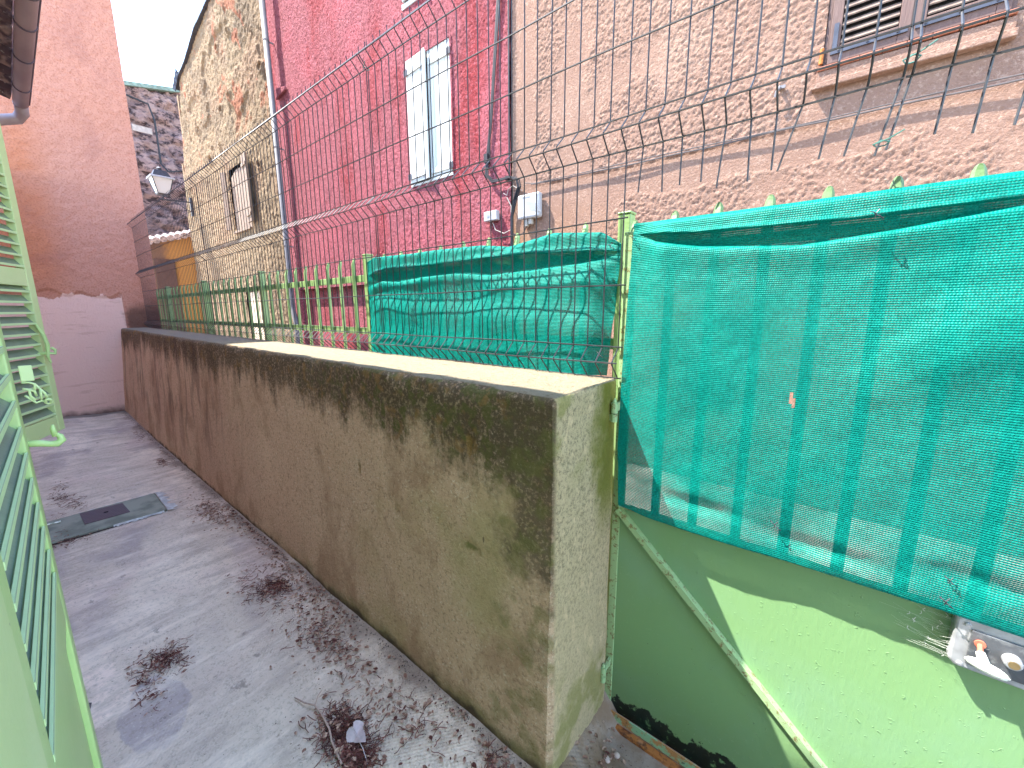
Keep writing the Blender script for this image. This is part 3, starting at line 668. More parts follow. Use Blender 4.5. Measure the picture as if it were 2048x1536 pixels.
# half-round gutter with joint rings and outlet elbow
gc = (.269, 1.462); gr = .038
def halfpipe(bb, x0, x1, r0, r1, n=12, a0=-200, a1=20):
    ang = [math.radians(a0+(a1-a0)*k/n) for k in range(n+1)]
    o = len(bb.v)
    for x in (x0, x1):
        for r in (r0, r1):
            for q in ang: bb.v.append((x, gc[0]+r*math.cos(q), gc[1]+r*math.sin(q)))
    m_ = n+1
    for k in range(n):
        for (p, q) in ((0, 2), (3, 1)):
            bb.f.append((o+p*m_+k, o+p*m_+k+1, o+q*m_+k+1, o+q*m_+k))
        bb.f.append((o+k, o+m_+k, o+m_+k+1, o+k+1)); bb.f.append((o+2*m_+k, o+2*m_+k+1, o+3*m_+k+1, o+3*m_+k))
b = B(); halfpipe(b, -4.72, 1.2, gr, gr-.004); gt = b.build('gutter', GUTTERM, hh, smooth=True)
b = B()
for x in (-3.08, -3.42, -3.85, -4.35, -2.6, -2.0, -1.2): halfpipe(b, x-.006, x+.006, gr+.004, gr)
b.tube([(-4.72, gc[0]+gr+.004, gc[1]+.006), (1.2, gc[0]+gr+.004, gc[1]+.006)], .005, 6)
b.build('gutter_joint', mat_simple('gutter_bracket', (.10, .08, .11), .5), gt)
b = B().tube([(-4.70, gc[0], gc[1]-.01), (-4.82, gc[0]+.005, gc[1]-.03), (-4.88, gc[0]-.02, gc[1]-.06), (-4.88, gc[0]-.12, gc[1]-.10), (-4.88, -.10, gc[1]-.16), (-4.88, -.13, gc[1]-.22), (-4.88, -.13, -1.25)], .036, 12)
b.build('gutter_outlet', GUTTERM, hh, smooth=True)

# ---------------------------------------------------------------- green shutters
def shutter_leaf(name, label, origin, az, L, z0, z1, rails, louv, th=.032, sw=(.06, .07), mt=GREEN, pitch=.045, tilt_out=1, slatmt=None, panel=None):
    """origin: hinge foot point; az: direction of the leaf (unit vector); louv: list of (z0,z1) open louvred areas"""
    u = Vector((az[0], az[1], 0)).normalized(); n = Vector((-u.y, u.x, 0)) * tilt_out   # n = outward (towards viewer)
    O = Vector(origin)
    t = thing(name, label, 'shutter', (O.x, O.y, z0))
    def bx(bb, a0, a1, d0, d1, h0, h1): bb.obox(O+u*a0+n*d0+Vector((0, 0, h0)), u*(a1-a0), n*(d1-d0), Vector((0, 0, h1-h0)))
    b = B(); bx(b, 0, sw[0], -th, 0, z0, z1); b.build('stile', mt, t, bevel=.003)
    b = B(); bx(b, L-sw[1], L, -th, 0, z0, z1); b.build('stile', mt, t, bevel=.003)
    for (h0, h1) in rails:
        b = B(); bx(b, sw[0]+.0005, L-sw[1]-.0005, -th+.001, -.001, h0, h1); b.build('rail', mt, t, bevel=.002)
    for (h0, h1) in louv:
        b = B(); h = h0+.004
        while h < h1-.012:
            b.obox(O+u*(sw[0]+.001)+n*(-.0045)+Vector((0, 0, h+.003)), u*(L-sw[0]-sw[1]-.002), n*(-th+.0065)+Vector((0, 0, pitch*.66)), Vector((0, 0, .003))-n*.001)
            b.obox(O+u*(sw[0]+.001)+n*(-.004)+Vector((0, 0, h)), u*(L-sw[0]-sw[1]-.002), n*.0045, Vector((0, 0, .010)))
            h += pitch
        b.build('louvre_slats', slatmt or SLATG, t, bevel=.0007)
    if panel:
        h0, h1 = panel
        b = B(); bx(b, sw[0]+.0005, L-sw[1]-.0005, -th+.004, -.009, h0, h1); b.build('bottom_panel', mt, t)
    return t, O, u, n, bx
# near leaf, almost flat against the wall (the camera looks along it)
a3 = math.radians(3); u3 = Vector((-math.cos(a3), math.sin(a3), 0)); n3 = Vector((math.sin(a3), math.cos(a3), 0))
O3 = n3*(-.070)+u3*.530
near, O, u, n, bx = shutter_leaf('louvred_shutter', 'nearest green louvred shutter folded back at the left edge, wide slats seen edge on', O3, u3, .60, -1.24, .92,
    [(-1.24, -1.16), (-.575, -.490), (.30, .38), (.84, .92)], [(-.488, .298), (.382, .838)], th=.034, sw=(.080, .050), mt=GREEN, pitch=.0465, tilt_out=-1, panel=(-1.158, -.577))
# continuation leaf closer to the viewer, flat boarded
b = B(); b.obox(n3*(-.064)+u3*.05+Vector((0, 0, -1.24)), u3*.472, n3*(-.03), Vector((0, 0, 2.16)))
lf = tag(b.build('boarded_shutter', GREEN2, bevel=.004), 'plain light green shutter board at the bottom left corner, closest to the viewer', 'shutter')
# cast hardware on near leaf
b = B(); zc = -.555
def hw(a_, d, z): return O3+u3*a_+n3*d+Vector((0, 0, z))
# far leaf
u2 = Vector((-.889, .457, 0)).normalized(); n2_ = Vector((.457, .889, 0)).normalized()
O2 = Vector((-2.9, .09, 0))-u2*.37
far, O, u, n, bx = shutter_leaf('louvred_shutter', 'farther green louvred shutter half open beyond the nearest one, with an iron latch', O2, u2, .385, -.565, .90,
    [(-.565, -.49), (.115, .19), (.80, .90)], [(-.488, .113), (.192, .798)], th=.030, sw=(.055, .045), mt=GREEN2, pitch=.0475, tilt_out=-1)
far['label'] = 'farther green louvred shutter half open beyond the nearest one, with an iron latch'
def on2(a_, d, z): return O2+u2*a_+n2_*d+Vector((0, 0, z))
b = B(); b.tube([(-2.86, .072, -.055), (-2.85, .088, -.105), (-2.85, .094, -.150), (-2.85, .088, -.205), (-2.85, .094, -.235)], [.005, .008, .008, .006, .003], 8)
b.tube([(-2.86, .06, -.19), (-2.85, .092, -.188), (-2.85, .112, -.192), (-2.85, .114, -.175), (-2.85, .103, -.163)], .0065, 8); b.build('latch', GREEN, far)
X_ = -1.125
b = B().box(X_-.003, X_+.002, -.003, .013, -.122, -.094); b.build('keep_plate', GREEN2, near, bevel=.001)
b = B()
for pts_ in ([(-.003, -.124), (.006, -.125), (.012, -.129), (.017, -.139), (.021, -.146), (.024, -.158)], [(-.003, -.135), (.004, -.138), (.010, -.142), (.011, -.151)], [(-.002, -.148), (.004, -.156), (.009, -.163), (.016, -.161), (.022, -.163)], [(.004, -.138), (.004, -.150), (.009, -.158)], [(.012, -.129), (.010, -.142)], [(.017, -.139), (.016, -.160)]):
    b.tube([(X_-.003*(i_ % 2), p_[0], p_[1]) for i_, p_ in enumerate(pts_)], .0019, 7)
b.tube([(X_+.004*math.sin(k*.524), .0235+.0042*math.cos(k*.524), -.163+.0048*math.sin(k*.524)) for k in range(13)], .0019, 6)
b.build('espagnolette', GREEN2, near, smooth=True)
b = B().tube([(X_, -.012, -.236), (X_, .004, -.239), (X_, .014, -.243), (X_, .023, -.2445), (X_, .0300, -.239), (X_-.002, .0285, -.231), (X_-.002, .0235, -.226)], [.006, .0062, .0055, .0066, .0062, .0050, .0040], 10)
b.tube([(X_-.002, .0230, -.230), (X_-.002, .0215, -.215), (X_-.002, .0225, -.208)], [.0050, .0040, .0022], 8)
b.build('hinge_arm', GREEN, near, smooth=True)

# ---------------------------------------------------------------- welded mesh fence on the wall
MY = 1.12
ZH = [(-.202, 0), (-.154, 1), (-.107, 0), (.071, 0), (.250, 0), (.424, 0), (.467, 1), (.510, 0), (.684, 0), (.850, 0), (1.020, 0), (1.062, 1), (1.100, 0)]
def wire_path(x, zlo, zhi, bend=(0, 0)):
    pts = []
    def yof(z):
        y = MY
        for c in (-.154, .467, 1.062):
            d = abs(z-c)
            if d < .043: y = min(y, MY-.040*min(1, (1-d/.043)*1.08))
        return y
    keys = sorted(set([zlo, zhi]+[z for z in np.concatenate([[c-.043, c-.036, c-.012, c-.004, c+.004, c+.012, c+.036, c+.043] for c in (-.154, .467, 1.062)]) if zlo < z < zhi]))
    for z in keys:
        k = max(0, (.44-z)/.12) if bend != (0, 0) else 0
        pts.append((x+bend[0]*k, yof(z)+bend[1]*k, z))
    return pts
def mesh_panel(x0, x1, label, cut_from=None, cuts=None, sx=.05):
    t = thing('wire_mesh_panel', label, 'mesh fence', (x0, MY, -.2), 'welded wire mesh panels along the wall')
    b = B(); n = int(round((x1-x0)/sx)); cutw = []
    for k in range(n+1):
        x = x0+(x1-x0)*k/n + random.uniform(-.0015, .0015); jx = random.uniform(-.002, .002)
        if cut_from is None or x < cut_from: b.tube(wire_path(x, -.205, 1.128), .0021, 5)
        else: cutw.append(x)
    b.build('vertical_wires', WIRE, t)
    b = B()
    for (z, bl) in ZH:
        y = MY-.040 if bl else MY-.0045
        xe = x1
        if cut_from is not None and z < .40: xe = cut_from-.002
        if xe > x0:
            for dz in ((0,)):
                m_ = max(2, int((xe-x0)/.15)); ph_ = random.random()*6
                b.tube([(x0-.01+(xe-x0+.01)*i/m_, y+.0015*math.sin(i*.7+ph_), z+.0015*math.sin(i*1.1+ph_)) for i in range(m_+1)], .0023, 5)
    b.build('horizontal_wires', WIRE, t)
    if cutw:
        for i, x in enumerate(cutw):
            zl, bx_, by_ = cuts(x)
            c_ = B().tube(wire_path(x, zl, 1.128, (bx_, by_)), .0021, 5); c_.build('cut_wire', WIRE, t)
    return t
def cuts(x):
    zl = .300+random.uniform(-.012, .018)
    bx_, by_ = random.uniform(-.012, .006), random.uniform(-.006, .006)
    if -.14 < x < -.09: bx_ = -.022
    if x > -.12: bx_ -= .012
    return zl, bx_, by_
mesh_panel(-6.97, -4.25, 'farthest wire mesh panel, its end fixed to the pink building')
mesh_panel(-4.235, -1.71, 'middle wire mesh panel on the wall top, in front of the bare green railings')
mesh_panel(-1.695, .043, 'wire mesh panel in front of the railing net, its lower corner cut away', cut_from=-.485, cuts=cuts)
mesh_panel(.055, 1.9, 'wire mesh panel with cut lower wires hanging in front of the brown shutters', cut_from=-1, cuts=cuts)
TIEG = mat_simple('green_tie_wire', (.05, .16, .14), .5)
def tie(x, z, parent=None):
    b = B().tube([(x-.012, MY-.012, z), (x, MY-.016, z+.004), (x+.012, MY-.012, z), (x+.006, MY+.008, z), (x-.006, MY+.008, z), (x-.012, MY-.012, z), (x+.01, MY-.022, z+.003), (x+.03, MY-.028, z+.012)], .0014, 5)
    return tag(b.build('wire_tie', TIEG), 'x', 'wire tie')
tie(.049, .452)['label'] = 'green wire tie at the lower fold joining two mesh panels, below the brown shutters'
tie(.024, .315)['label'] = 'twisted wire tie holding the cut ends of the doubled mesh wires'
tie(-1.702, 1.02)['label'] = 'wire tie near the top joining two mesh panels, in front of the red wall'
tie(-1.702, .24)['label'] = 'wire tie low on the joint of two mesh panels, above the railing net'

# ---------------------------------------------------------------- green picket railing behind
PY = 1.25
pf = thing('picket_railing', 'pale green metal picket railing behind the wire mesh', 'railing', (-3.5, PY, -1.47))
def picket(x, y, z0, z1, parent, w=.020, d=.008, mt=FENCE_G, lean=0, name='picket'):
    """pressed U-section picket with a rounded, bent top"""
    b = B(); sec = [(-w/2, d), (-w/2, 0), (-w*.28, -d*.6), (w*.28, -d*.6), (w/2, 0), (w/2, d)]
    zs_ = [z0, z1-.045, z1-.028, z1-.012, z1-.003, z1]; wd = [1, 1, .98, .80, .5, .22]; yo = [0, 0, .004, .009, .010, .009]
    o = len(b.v); k = len(sec)
    for i, z in enumerate(zs_):
        for (sx, sy) in sec: b.v.append((x+sx*wd[i]+lean*(z-z0), y+sy*wd[i]+yo[i], z))
        for (sx, sy) in reversed(sec): b.v.append((x+sx*wd[i]*.86+lean*(z-z0), y+sy*wd[i]*.86+yo[i]+.0022, z))
    k2 = 2*k
    for i in range(len(zs_)-1):
        for j in range(k2): b.f.append((o+i*k2+j, o+i*k2+(j+1) % k2, o+(i+1)*k2+(j+1) % k2, o+(i+1)*k2+j))
    return b.build(name, mt, parent)
posts = [-6.35, -4.90, -3.45, -2.0, -.55]
for x in posts:
    b = B().box(x-.02, x+.02, PY-.02, PY+.02, -1.46, .288); b.box(x-.022, x+.022, PY-.022, PY+.022, .2885, .296); b.build('post', FENCE_G, pf, bevel=.003)
for i in range(len(posts)-1):
    x0, x1 = posts[i]+.021, posts[i+1]-.021
    for z in (.175, -.112):
        B().box(x0, x1, PY+.004, PY+.022, z-.018, z+.018).build('rail', FENCE_G, pf, bevel=.002)
    for k in range(1, 10): picket(posts[i]+1.45*k/10, PY-.008, -.30, .286, pf)
B().box(-6.97, -6.371, PY+.004, PY+.022, .157, .193).build('rail', FENCE_G, pf)
B().box(-6.97, -6.371, PY+.004, PY+.022, -.13, -.094).build('rail', FENCE_G, pf)
for k in range(1, 5): picket(-6.35-k*.137, PY-.008, -.30, .286, pf)

# ---------------------------------------------------------------- gate
gtw = thing('garden_gate', 'green metal gate, sheet panel below and pickets above, hung on the wall end', 'gate', (-.49, 1.13, -1.4))
GY = 1.130
B().box(-.478, .60, GY, GY+.003, -1.375, -.607).build('sheet_panel', GATE, gtw)
b = B().box(-.500, -.475, GY-.004, GY+.022, -1.385, .215); b.build('stile', EDGEG, gtw, bevel=.002)
b = B().box(.600, .625, GY-.004, GY+.022, -1.385, .26); b.build('stile', EDGEG, gtw, bevel=.002)
b = B().box(-.4745, .5995, GY-.018, GY+.010, -.6065, -.603); b.box(-.4745, .5995, GY+.0035, GY+.010, -.640, -.607); b.build('middle_rail', EDGEG, gtw)
b = B().box(-.4745, .5995, GY-.003, GY+.018, .150, .175); b.build('top_rail', FENCE_G, gtw)
# angle-iron diagonal brace
p0, p1 = Vector((-.474, GY, -.611)), Vector((.36, GY, -1.3745)); dv = (p1-p0).normalized(); pn = Vector((-dv.z, 0, dv.x)) * (1 if dv.x > 0 else -1)
b = B().obox(p0+Vector((0, -.0215, 0)), (p1-p0), Vector((0, .021, 0)), pn*.0035); b.obox(p0+Vector((0, -.0215, 0)), (p1-p0), Vector((0, .0035, 0)), pn*-.014); b.build('diagonal_brace', EDGEG, gtw)
b = B().box(-.474, .60, GY-.022, GY-.001, -1.385, -1.3755); b.box(-.474, .60, GY-.022, GY-.018, -1.3754, -1.355); b.build('bottom_rail', RUSTG, gtw)
for x, zt in ((-.481, .247), (-.373, .256), (-.268, .260), (-.159, .259), (-.053, .258), (.054, .257), (.162, .257), (.268, .257), (.375, .257), (.482, .257), (.585, .257)):
    picket(x+.004, GY+.002, -.603, zt, gtw, w=.024, mt=GATEBAR_SHADED)
def hinge(z, hy=GY-.056, hx=-.484):
    b = B().lathe((hx, hy, z), [(.0100, 0), (.0100, .030), (.0, .030)], 14).lathe((hx, hy, z), [(.0, -.026), (.0095, -.026), (.0095, -.003)], 14)
    b.box(hx-.026, hx-.004, hy-.003, hy+.004, z-.024, z-.005); b.box(hx-.004, hx+.004, hy+.008, GY-.0045, z+.003, z+.027)
    h = b.build('hinge', EDGEG, gtw)
    B().lathe((hx, hy, z), [(.006, .0301), (.006, .036), (.0, .046)], 10).build('hinge_pin', EDGEG, h)
hinge(-.297); hinge(-1.195)
# lock case, spindle, oval knob, keyhole collar
lz = -.645
b = B(); prof = [(.256, -.588), (.262, -.582), (.40, -.582), (.40, -.715), (.270, -.700), (.262, -.690), (.256, -.665)]
b = B().prism([(x, GY-.001, z) for x, z in [(.246, -.604), (.252, -.598), (.44, -.598), (.446, -.604), (.446, -.702), (.440, -.708), (.256, -.708), (.246, -.698)]], (0, -.030, 0))
lk = b.build('lock_case', LOCKR, gtw, bevel=.006)
b = B().prism([(x, GY-.0312, z) for x, z in [(.268, -.618), (.432, -.618), (.432, -.694), (.268, -.694)]], (0, -.004, 0)); b.build('lock_face', LOCKM, lk, bevel=.0025)
b = B()
for (x, z) in ((.262, -.611), (.262, -.699), (.436, -.611)): b.lathe((x, GY-.031, z), [(.0, -.004), (.004, -.0035), (.005, .0)], 10, 'y')
b.build('screw', LOCKR, lk)
hx, hz = .281, -.641
b = B().tube([(hx, GY-.034, hz), (hx-.002, GY-.058, hz-.010)], .0042, 8); b.lathe((hx, GY-.0352, hz), [(.008, -.003), (.008, .0)], 12, 'y'); b.build('spindle', SPINDLE, lk)
b = B(); seg = 14; rings = 12; kc = Vector((hx+.006, GY-.070, hz-.024)); 
uo = len(b.v)
for i in range(rings+1):
    t = -1+2*i/rings; r = .0105*math.sqrt(max(0, 1-t*t))
    for k in range(seg):
        q = 2*math.pi*k/seg; b.v.append(tuple(kc+Vector((t*.030, r*math.cos(q)*.8, r*math.sin(q)*1.0-t*.006))))
for i in range(rings):
    for k in range(seg): b.f.append((uo+i*seg+k, uo+i*seg+(k+1) % seg, uo+(i+1)*seg+(k+1) % seg, uo+(i+1)*seg+k))
b.tube([(hx-.002, GY-.054, hz-.006), (hx+.002, GY-.068, hz-.018)], [.0065, .0085], 10)
b.build('handle_knob', BONE, lk, smooth=True)
b = B().lathe((.322, GY-.0352, -.652), [(.0, -.016), (.010, -.016), (.0125, -.012), (.013, .0)], 18, 'y'); b.build('key_cylinder', LOCKR, lk, smooth=False)
B().lathe((.322, GY-.0514, -.652), [(.0, -.0012), (.0075, -.001), (.0075, .0)], 14, 'y').build('key_plug', BRASS, lk)
b = B(); wr = random.Random(5)
for k in range(30):
    x0, z0 = .262+wr.uniform(-.004, .006), -.60-wr.random()*.10; L_ = wr.uniform(.03, .13); a_ = math.radians(wr.uniform(135, 200)); pts = []
    sag = wr.uniform(-.006, .014)
    for i in range(6):
        t = i/5; pts.append((x0+L_*t*math.cos(a_), GY-.026*(1-t)-.0015, z0+L_*t*math.sin(a_)*-1*.35-sag*math.sin(math.pi*t)+wr.uniform(-.0008, .0008)))
    b.tube(pts, .00012, 3, cap=False)
for k in range(14):
    x, z = wr.uniform(.18, .27), wr.uniform(-.72, -.62); b.tube([(x, GY-.004, z), (x+wr.uniform(-.004, .004), GY-.005, z+.004), (x+wr.uniform(-.003, .003), GY-.004, z+.008)], .0007, 4)
tag(b.build('cobweb', mat_simple('cobweb_silk', (.6, .62, .58), .8)), 'wispy white cobweb stretched from the lock case across the green gate panel', 'cobweb')
# rusty threshold under the gate
tag(B().box(-.50, .62, GY-.045, GY-.024, -1.41, -1.386).build('threshold_bar', RUST, bevel=.003), 'rusty orange threshold bar on the ground under the green gate', 'threshold')
gp = thing('gate_post', 'green square gate post on the latch side of the gate', 'post', (.66, 1.13, -1.4)); B().box(.628, .69, 1.105, 1.165, -1.47, .27).build('shaft', FENCE_G, gp, bevel=.003); B().box(.624, .694, 1.101, 1.169, .2705, .28).build('cap', FENCE_G, gp)

# ---------------------------------------------------------------- green shade nets
def resample(ctrl, n):
    """ctrl: array (k, m, 3) of control rows -> (n, m, 3) catmull-rom along k"""
    k = ctrl.shape[0]; c = np.concatenate([ctrl[:1], ctrl, ctrl[-1:]])
    T = np.linspace(0, k-1-1e-6, n); i = T.astype(int); f = (T-i)[:, None, None]
    p0, p1, p2, p3 = c[i], c[i+1], c[i+2], c[i+3]
    return .5*((2*p1)+(-p0+p2)*f+(2*p0-5*p1+4*p2-p3)*f**2+(-p0+3*p1-3*p2+p3)*f**3)
def gate_net():
    xx = axis((-.466, .64, .006)); t = np.clip((xx+.466)/.9, 0, 1); J = len(xx)
    top = np.interp(xx, [-.466, -.2, .2, .64], [.228, .226, .226, .226]); cz = np.interp(xx, [-.466, -.40, -.287, -.084, .07, .218, .4, .64], [.196, .172, .150, .132, .148, .168, .185, .19])
    pin = sst(xx, -.468, -.36)            # folds open up from the tied corner
    rl = np.interp(xx, [-.466, -.3, 0, .3, .64], [.203, .186, .178, .186, .192])
    w1 = fbm(xx*1., xx*0, .22, 3, 5)-.5; w2 = fbm(xx, xx*0+5, .12, 3, 6)-.5
    def row(z, y, dx=0): return np.stack([xx+dx, np.full(J, 1.112)-y, z+0*xx], -1)
    hem = np.interp(xx, [-.466, -.284, -.115, .078, .211, .30, .64], [-.588, -.597, -.597, -.593, -.592, -.594, -.60])+.006*w2
    edge = 0*xx
    R_ = [row(top-.002, -.012), row(top+.002, .004), row(top-.010, .016*pin+.004), row(rl+.012, .020*pin+.004), row(rl+.001, .023*pin+.005+.006*w1),
          row(rl-.002, .016*pin+.005), row(rl+.003, .010*pin+.004), row(cz+.010, .006+.004*pin), row(cz+.001, .016*pin+.006), row(cz-.001, .018*pin+.008), row(cz-.012, .022*pin+.009+.006*w1)]
    # the long hanging face
    z0 = cz-.03
    for k in range(26):
        f = (k+1)/26; z = z0*(1-f)+hem*f
        y = .018*pin+.010+.014*np.sin(f*2.6)*(1-.7*f)-.006*f+.012*(fbm(xx*1., z*.6, .22, 3, 44)-.5)*2*(.4+f) + .016*np.sin(np.clip((xx-.1)*9-(z*7), -3.1, 3.1))*np.exp(-((z+.02-.35*(xx-.3))/.10)**2)*sst(xx, -.1, .2)
        y = y*(1-.35*sst(f, .80, .9)) if False else y
        crease = np.exp(-((z-(hem+.055+.10*np.abs(xx-.02)))/.013)**2)*.008
        y = y-crease*sst(f, .6, .8)
        dx = -.012*np.exp(-((xx+.466)/.05)**2)*np.interp(f, [0, .4, .75, 1], [0, .6, 1.4, .4])
        R_.append(np.stack([xx+dx, 1.112-np.maximum(y, .003), z], -1))
    R_.append(row(hem-.004, .016+.014*w2))
    g = resample(np.array(R_), 230)
    # fine wrinkle
    g[..., 1] -= .0016*(fbm(g[..., 0], g[..., 2], .035, 3, 12)-.5)*2
    g[..., 1] = np.minimum(g[..., 1], 1.1185)
    xc = (g[:-1,:-1,0]+g[1:,1:,0])/2; zc = (g[:-1,:-1,2]+g[1:,1:,2])/2
    keep = ~((np.abs(xc+.0635+.12*(zc+.2)) < .0042*np.sqrt(np.clip(1-((zc+.2)/.017)**2, 0, 1))))
    o = grid_mesh(g[..., 0], g[..., 1], g[..., 2], 'shade_net', NET, keep=keep)
    tag(o, 'large green shade net tied over the pickets of the gate', 'shade net')
    return o
gn = gate_net()
def net_tie(parent, x, y, z, s=1):
    s *= .65
    B().tube([(x-.012*s, y-.004, z+.004), (x-.004*s, y-.008, z+.001), (x+.002*s, y-.007, z-.006*s), (x+.010*s, y-.009, z-.010*s), (x+.018*s, y-.005, z-.018*s)], .0016*s, 5).tube([(x, y-.006, z-.014*s), (x+.001, y-.008, z), (x+.008*s, y-.006, z+.010*s)], .0013*s, 5).build('tie', BLACKIRON, parent)
net_tie(gn, .030, 1.062, .178); net_tie(gn, -.068, 1.086, -.505, 1.1); net_tie(gn, .222, 1.086, -.520, .9); net_tie(gn, .222, 1.084, -.565, 1.1); net_tie(gn, -.462, 1.10, .192, .8)

def rail_net():
    xx = axis((-1.975, -.556, .0075)); J = len(xx)
    top = np.interp(xx, [-1.975, -1.9, -1.6, -1.42, -1.15, -1.0, -.8, -.62, -.556], [.250, .270, .262, .262, .255, .236, .262, .243, .203])
    c1 = np.interp(xx, [-1.975, -1.8, -1.5, -1.2, -.9, -.62, -.556], [.185, .205, .202, .205, .205, .190, .186])
    c2 = np.interp(xx, [-1.975, -1.85, -1.7, -1.5, -1.3, -1.1, -.9, -.7, -.556], [.12, .145, .135, .150, .155, .135, .140, .150, .165])
    pin = sst(xx, -1.98, -1.88)*(1-sst(xx, -.66, -.55))
    w1 = fbm(xx, xx*0, .16, 3, 15)-.5
    BY = 1.232
    def row(z, y): return np.stack([xx, BY-y+0*xx, z+0*xx], -1)
    bot = np.full(J, -.215)
    R_ = [row(top-.006, -.004), row(top, .006), row(top-.012, .010*pin+.004), row(c1+.016, .013*pin+.004+.006*w1), row(c1, .016*pin+.005), row(c1-.006, .012*pin+.005), row(c1-.002, .006),
          row(c2+.01, .004), row(c2, .006*pin+.004), row(c2-.003, .011*pin+.006+.006*w1), row(c2-.02, .014*pin+.007)]
    z0 = c2-.03
    for k in range(16):
        f = (k+1)/16; z = z0*(1-f)+bot*f
        y = .010+.010*pin+.026*pin*np.sin(min(1,f*1.15)*1.7)+.012*(fbm(xx, z, .25, 2, 24)-.5)*2*(1-.4*f)+.005*np.sin(z*38+xx*3)*(1-f)
        dxr = -.028*f*np.exp(-((xx+.556)/.06)**2)
        R_.append(np.stack([xx+dxr, BY-np.maximum(y, .002), z], -1))
    g = resample(np.array(R_), 150)
    g[..., 1] -= .0016*(fbm(g[..., 0], g[..., 2], .035, 3, 12)-.5)*2
    g[..., 1] = np.minimum(g[..., 1], 1.2335)
    o = grid_mesh(g[..., 0], g[..., 1], g[..., 2], 'shade_net', NET)
    tag(o, 'smaller green shade net on the railing behind the wire mesh, shadowed by the wires', 'shade net'); return o
rn = rail_net()
for x, z in ((-1.60, .205), (-1.06, .215), (-1.62, -.135), (-1.07, -.135), (-.60, -.14), (-.575, .195)): net_tie(rn, x, 1.200, z, 1.1)

# ---------------------------------------------------------------- cables and boxes on the facades
CY = FY-.03
b = B()
def zc_(x): return np.interp(x, [-2.9, -2.66, -1.9, -1.4, -.8, -.36, .1, .63, 1.8], [1.385, 1.268, 1.243, 1.232, 1.226, 1.222, 1.212, 1.198, 1.15])
b.tube([(x, CY-.004+.004*math.sin(x*5), float(zc_(x))+.003*math.sin(x*9)) for x in np.linspace(-2.62, 1.8, 46)], .006, 6)
b.tube([(x, CY-.004+.004*math.sin(x*4+1), float(zc_(x))+.016+.008*math.sin(x*3.2)) for x in np.linspace(-2.70, 1.8, 46)], .0045, 6)
tag(b.build('facade_cable', mat_simple('grey_cable', (.08, .065, .06), .6)), 'thin grey cables strung across the beige facade below the shutters', 'cable')
b = B()
for dx in (0, .022, -.016):
    b.tube([(-3.03+dx, CY, 5.8), (-3.05+dx*.8, CY, 3.1), (-3.17+dx*.6, CY, 2.0), (-3.235+dx*.6, CY, 1.62), (-3.225+dx, CY-.02, 1.47), (-3.14+dx*.4, CY-.02, 1.39+dx*.5), (-3.0, CY-.02, 1.385+dx*.4), (-2.9, CY-.02, 1.39+dx*.3), (-2.79+dx, CY-.02, 1.345), (-2.77+dx, CY-.02, 1.27), (-2.84+dx, CY, 1.16), (-2.885+dx*.7, CY, 1.0), (-2.88+dx*.7, CY, .3), (-2.9+dx*.7, CY, -1.4)], .008, 6)
b.box(-3.255, -3.205, CY-.03, CY+.02, 1.60, 1.69); b.box(-2.955, -2.925, CY-.02, CY+.02, 1.37, 1.41)
b.tube([(-2.915, CY, 5.8), (-2.915, CY, 1.40)], .010, 6)
tag(b.build('cable_bundle', RUBBER), 'bundle of black cables dropping along the seam between red and beige houses', 'cable')
b = B().tube([(-2.74, CY, 1.23), (-2.86, CY-.01, 1.30), (-2.93, CY, 1.28), (-2.95, CY, 1.22), (-3.0, CY, 1.25)], .004, 5).tube([(-3.16, CY, .97), (-3.10, CY-.02, .88), (-2.98, CY-.02, .83), (-2.90, CY, .86), (-2.89, CY, 1.1), (-2.95, CY, 1.2)], .005, 5)
tag(b.build('loose_cable', WHITEC), 'loose white cable curling from the small box to the black cable bundle', 'cable')
jb = thing('junction_box', 'large grey plastic junction box with striped lid on the beige wall', 'junction box', (-2.63, FY, 1.06))
bx0 = B().box(-2.765, -2.49, FY-.085, FY-.012, .935, 1.175).build('case', PVC, jb, bevel=.02)
b = B()
for k in range(9): b.obox((-2.655+k*.016, FY-.0875, 1.10-k*.004), (.060, 0, -.095), (0, .004, 0), (.006, 0, .003))
b.box(-2.70, -2.60, FY-.087, FY-.083, 1.135, 1.150); b.build('lid_ridges', PVCD, jb)
b = B().box(-2.70, -2.655, FY-.06, FY-.02, .865, .932).box(-2.64, -2.60, FY-.06, FY-.02, .88, .932); b.build('cable_gland', WHITEC, jb, bevel=.004)
b = B().tube([(-2.68, FY-.04, .865), (-2.72, FY-.04, .80), (-2.80, FY-.03, .79), (-2.87, FY-.03, .82)], .006, 6); b.build('lead', RUBBER, jb)
jb2 = thing('junction_box', 'small grey junction box with a round knockout on the red wall', 'junction box', (-3.15, FY, 1.03))
B().box(-3.255, -3.065, FY-.075, FY-.018, .985, 1.085).build('case', PVC, jb2, bevel=.006)
B().lathe((-3.19, FY-.0755, 1.035), [(.0, -.003), (.018, -.003), (.022, .0)], 16, 'y').build('knockout', PVCD, jb2)

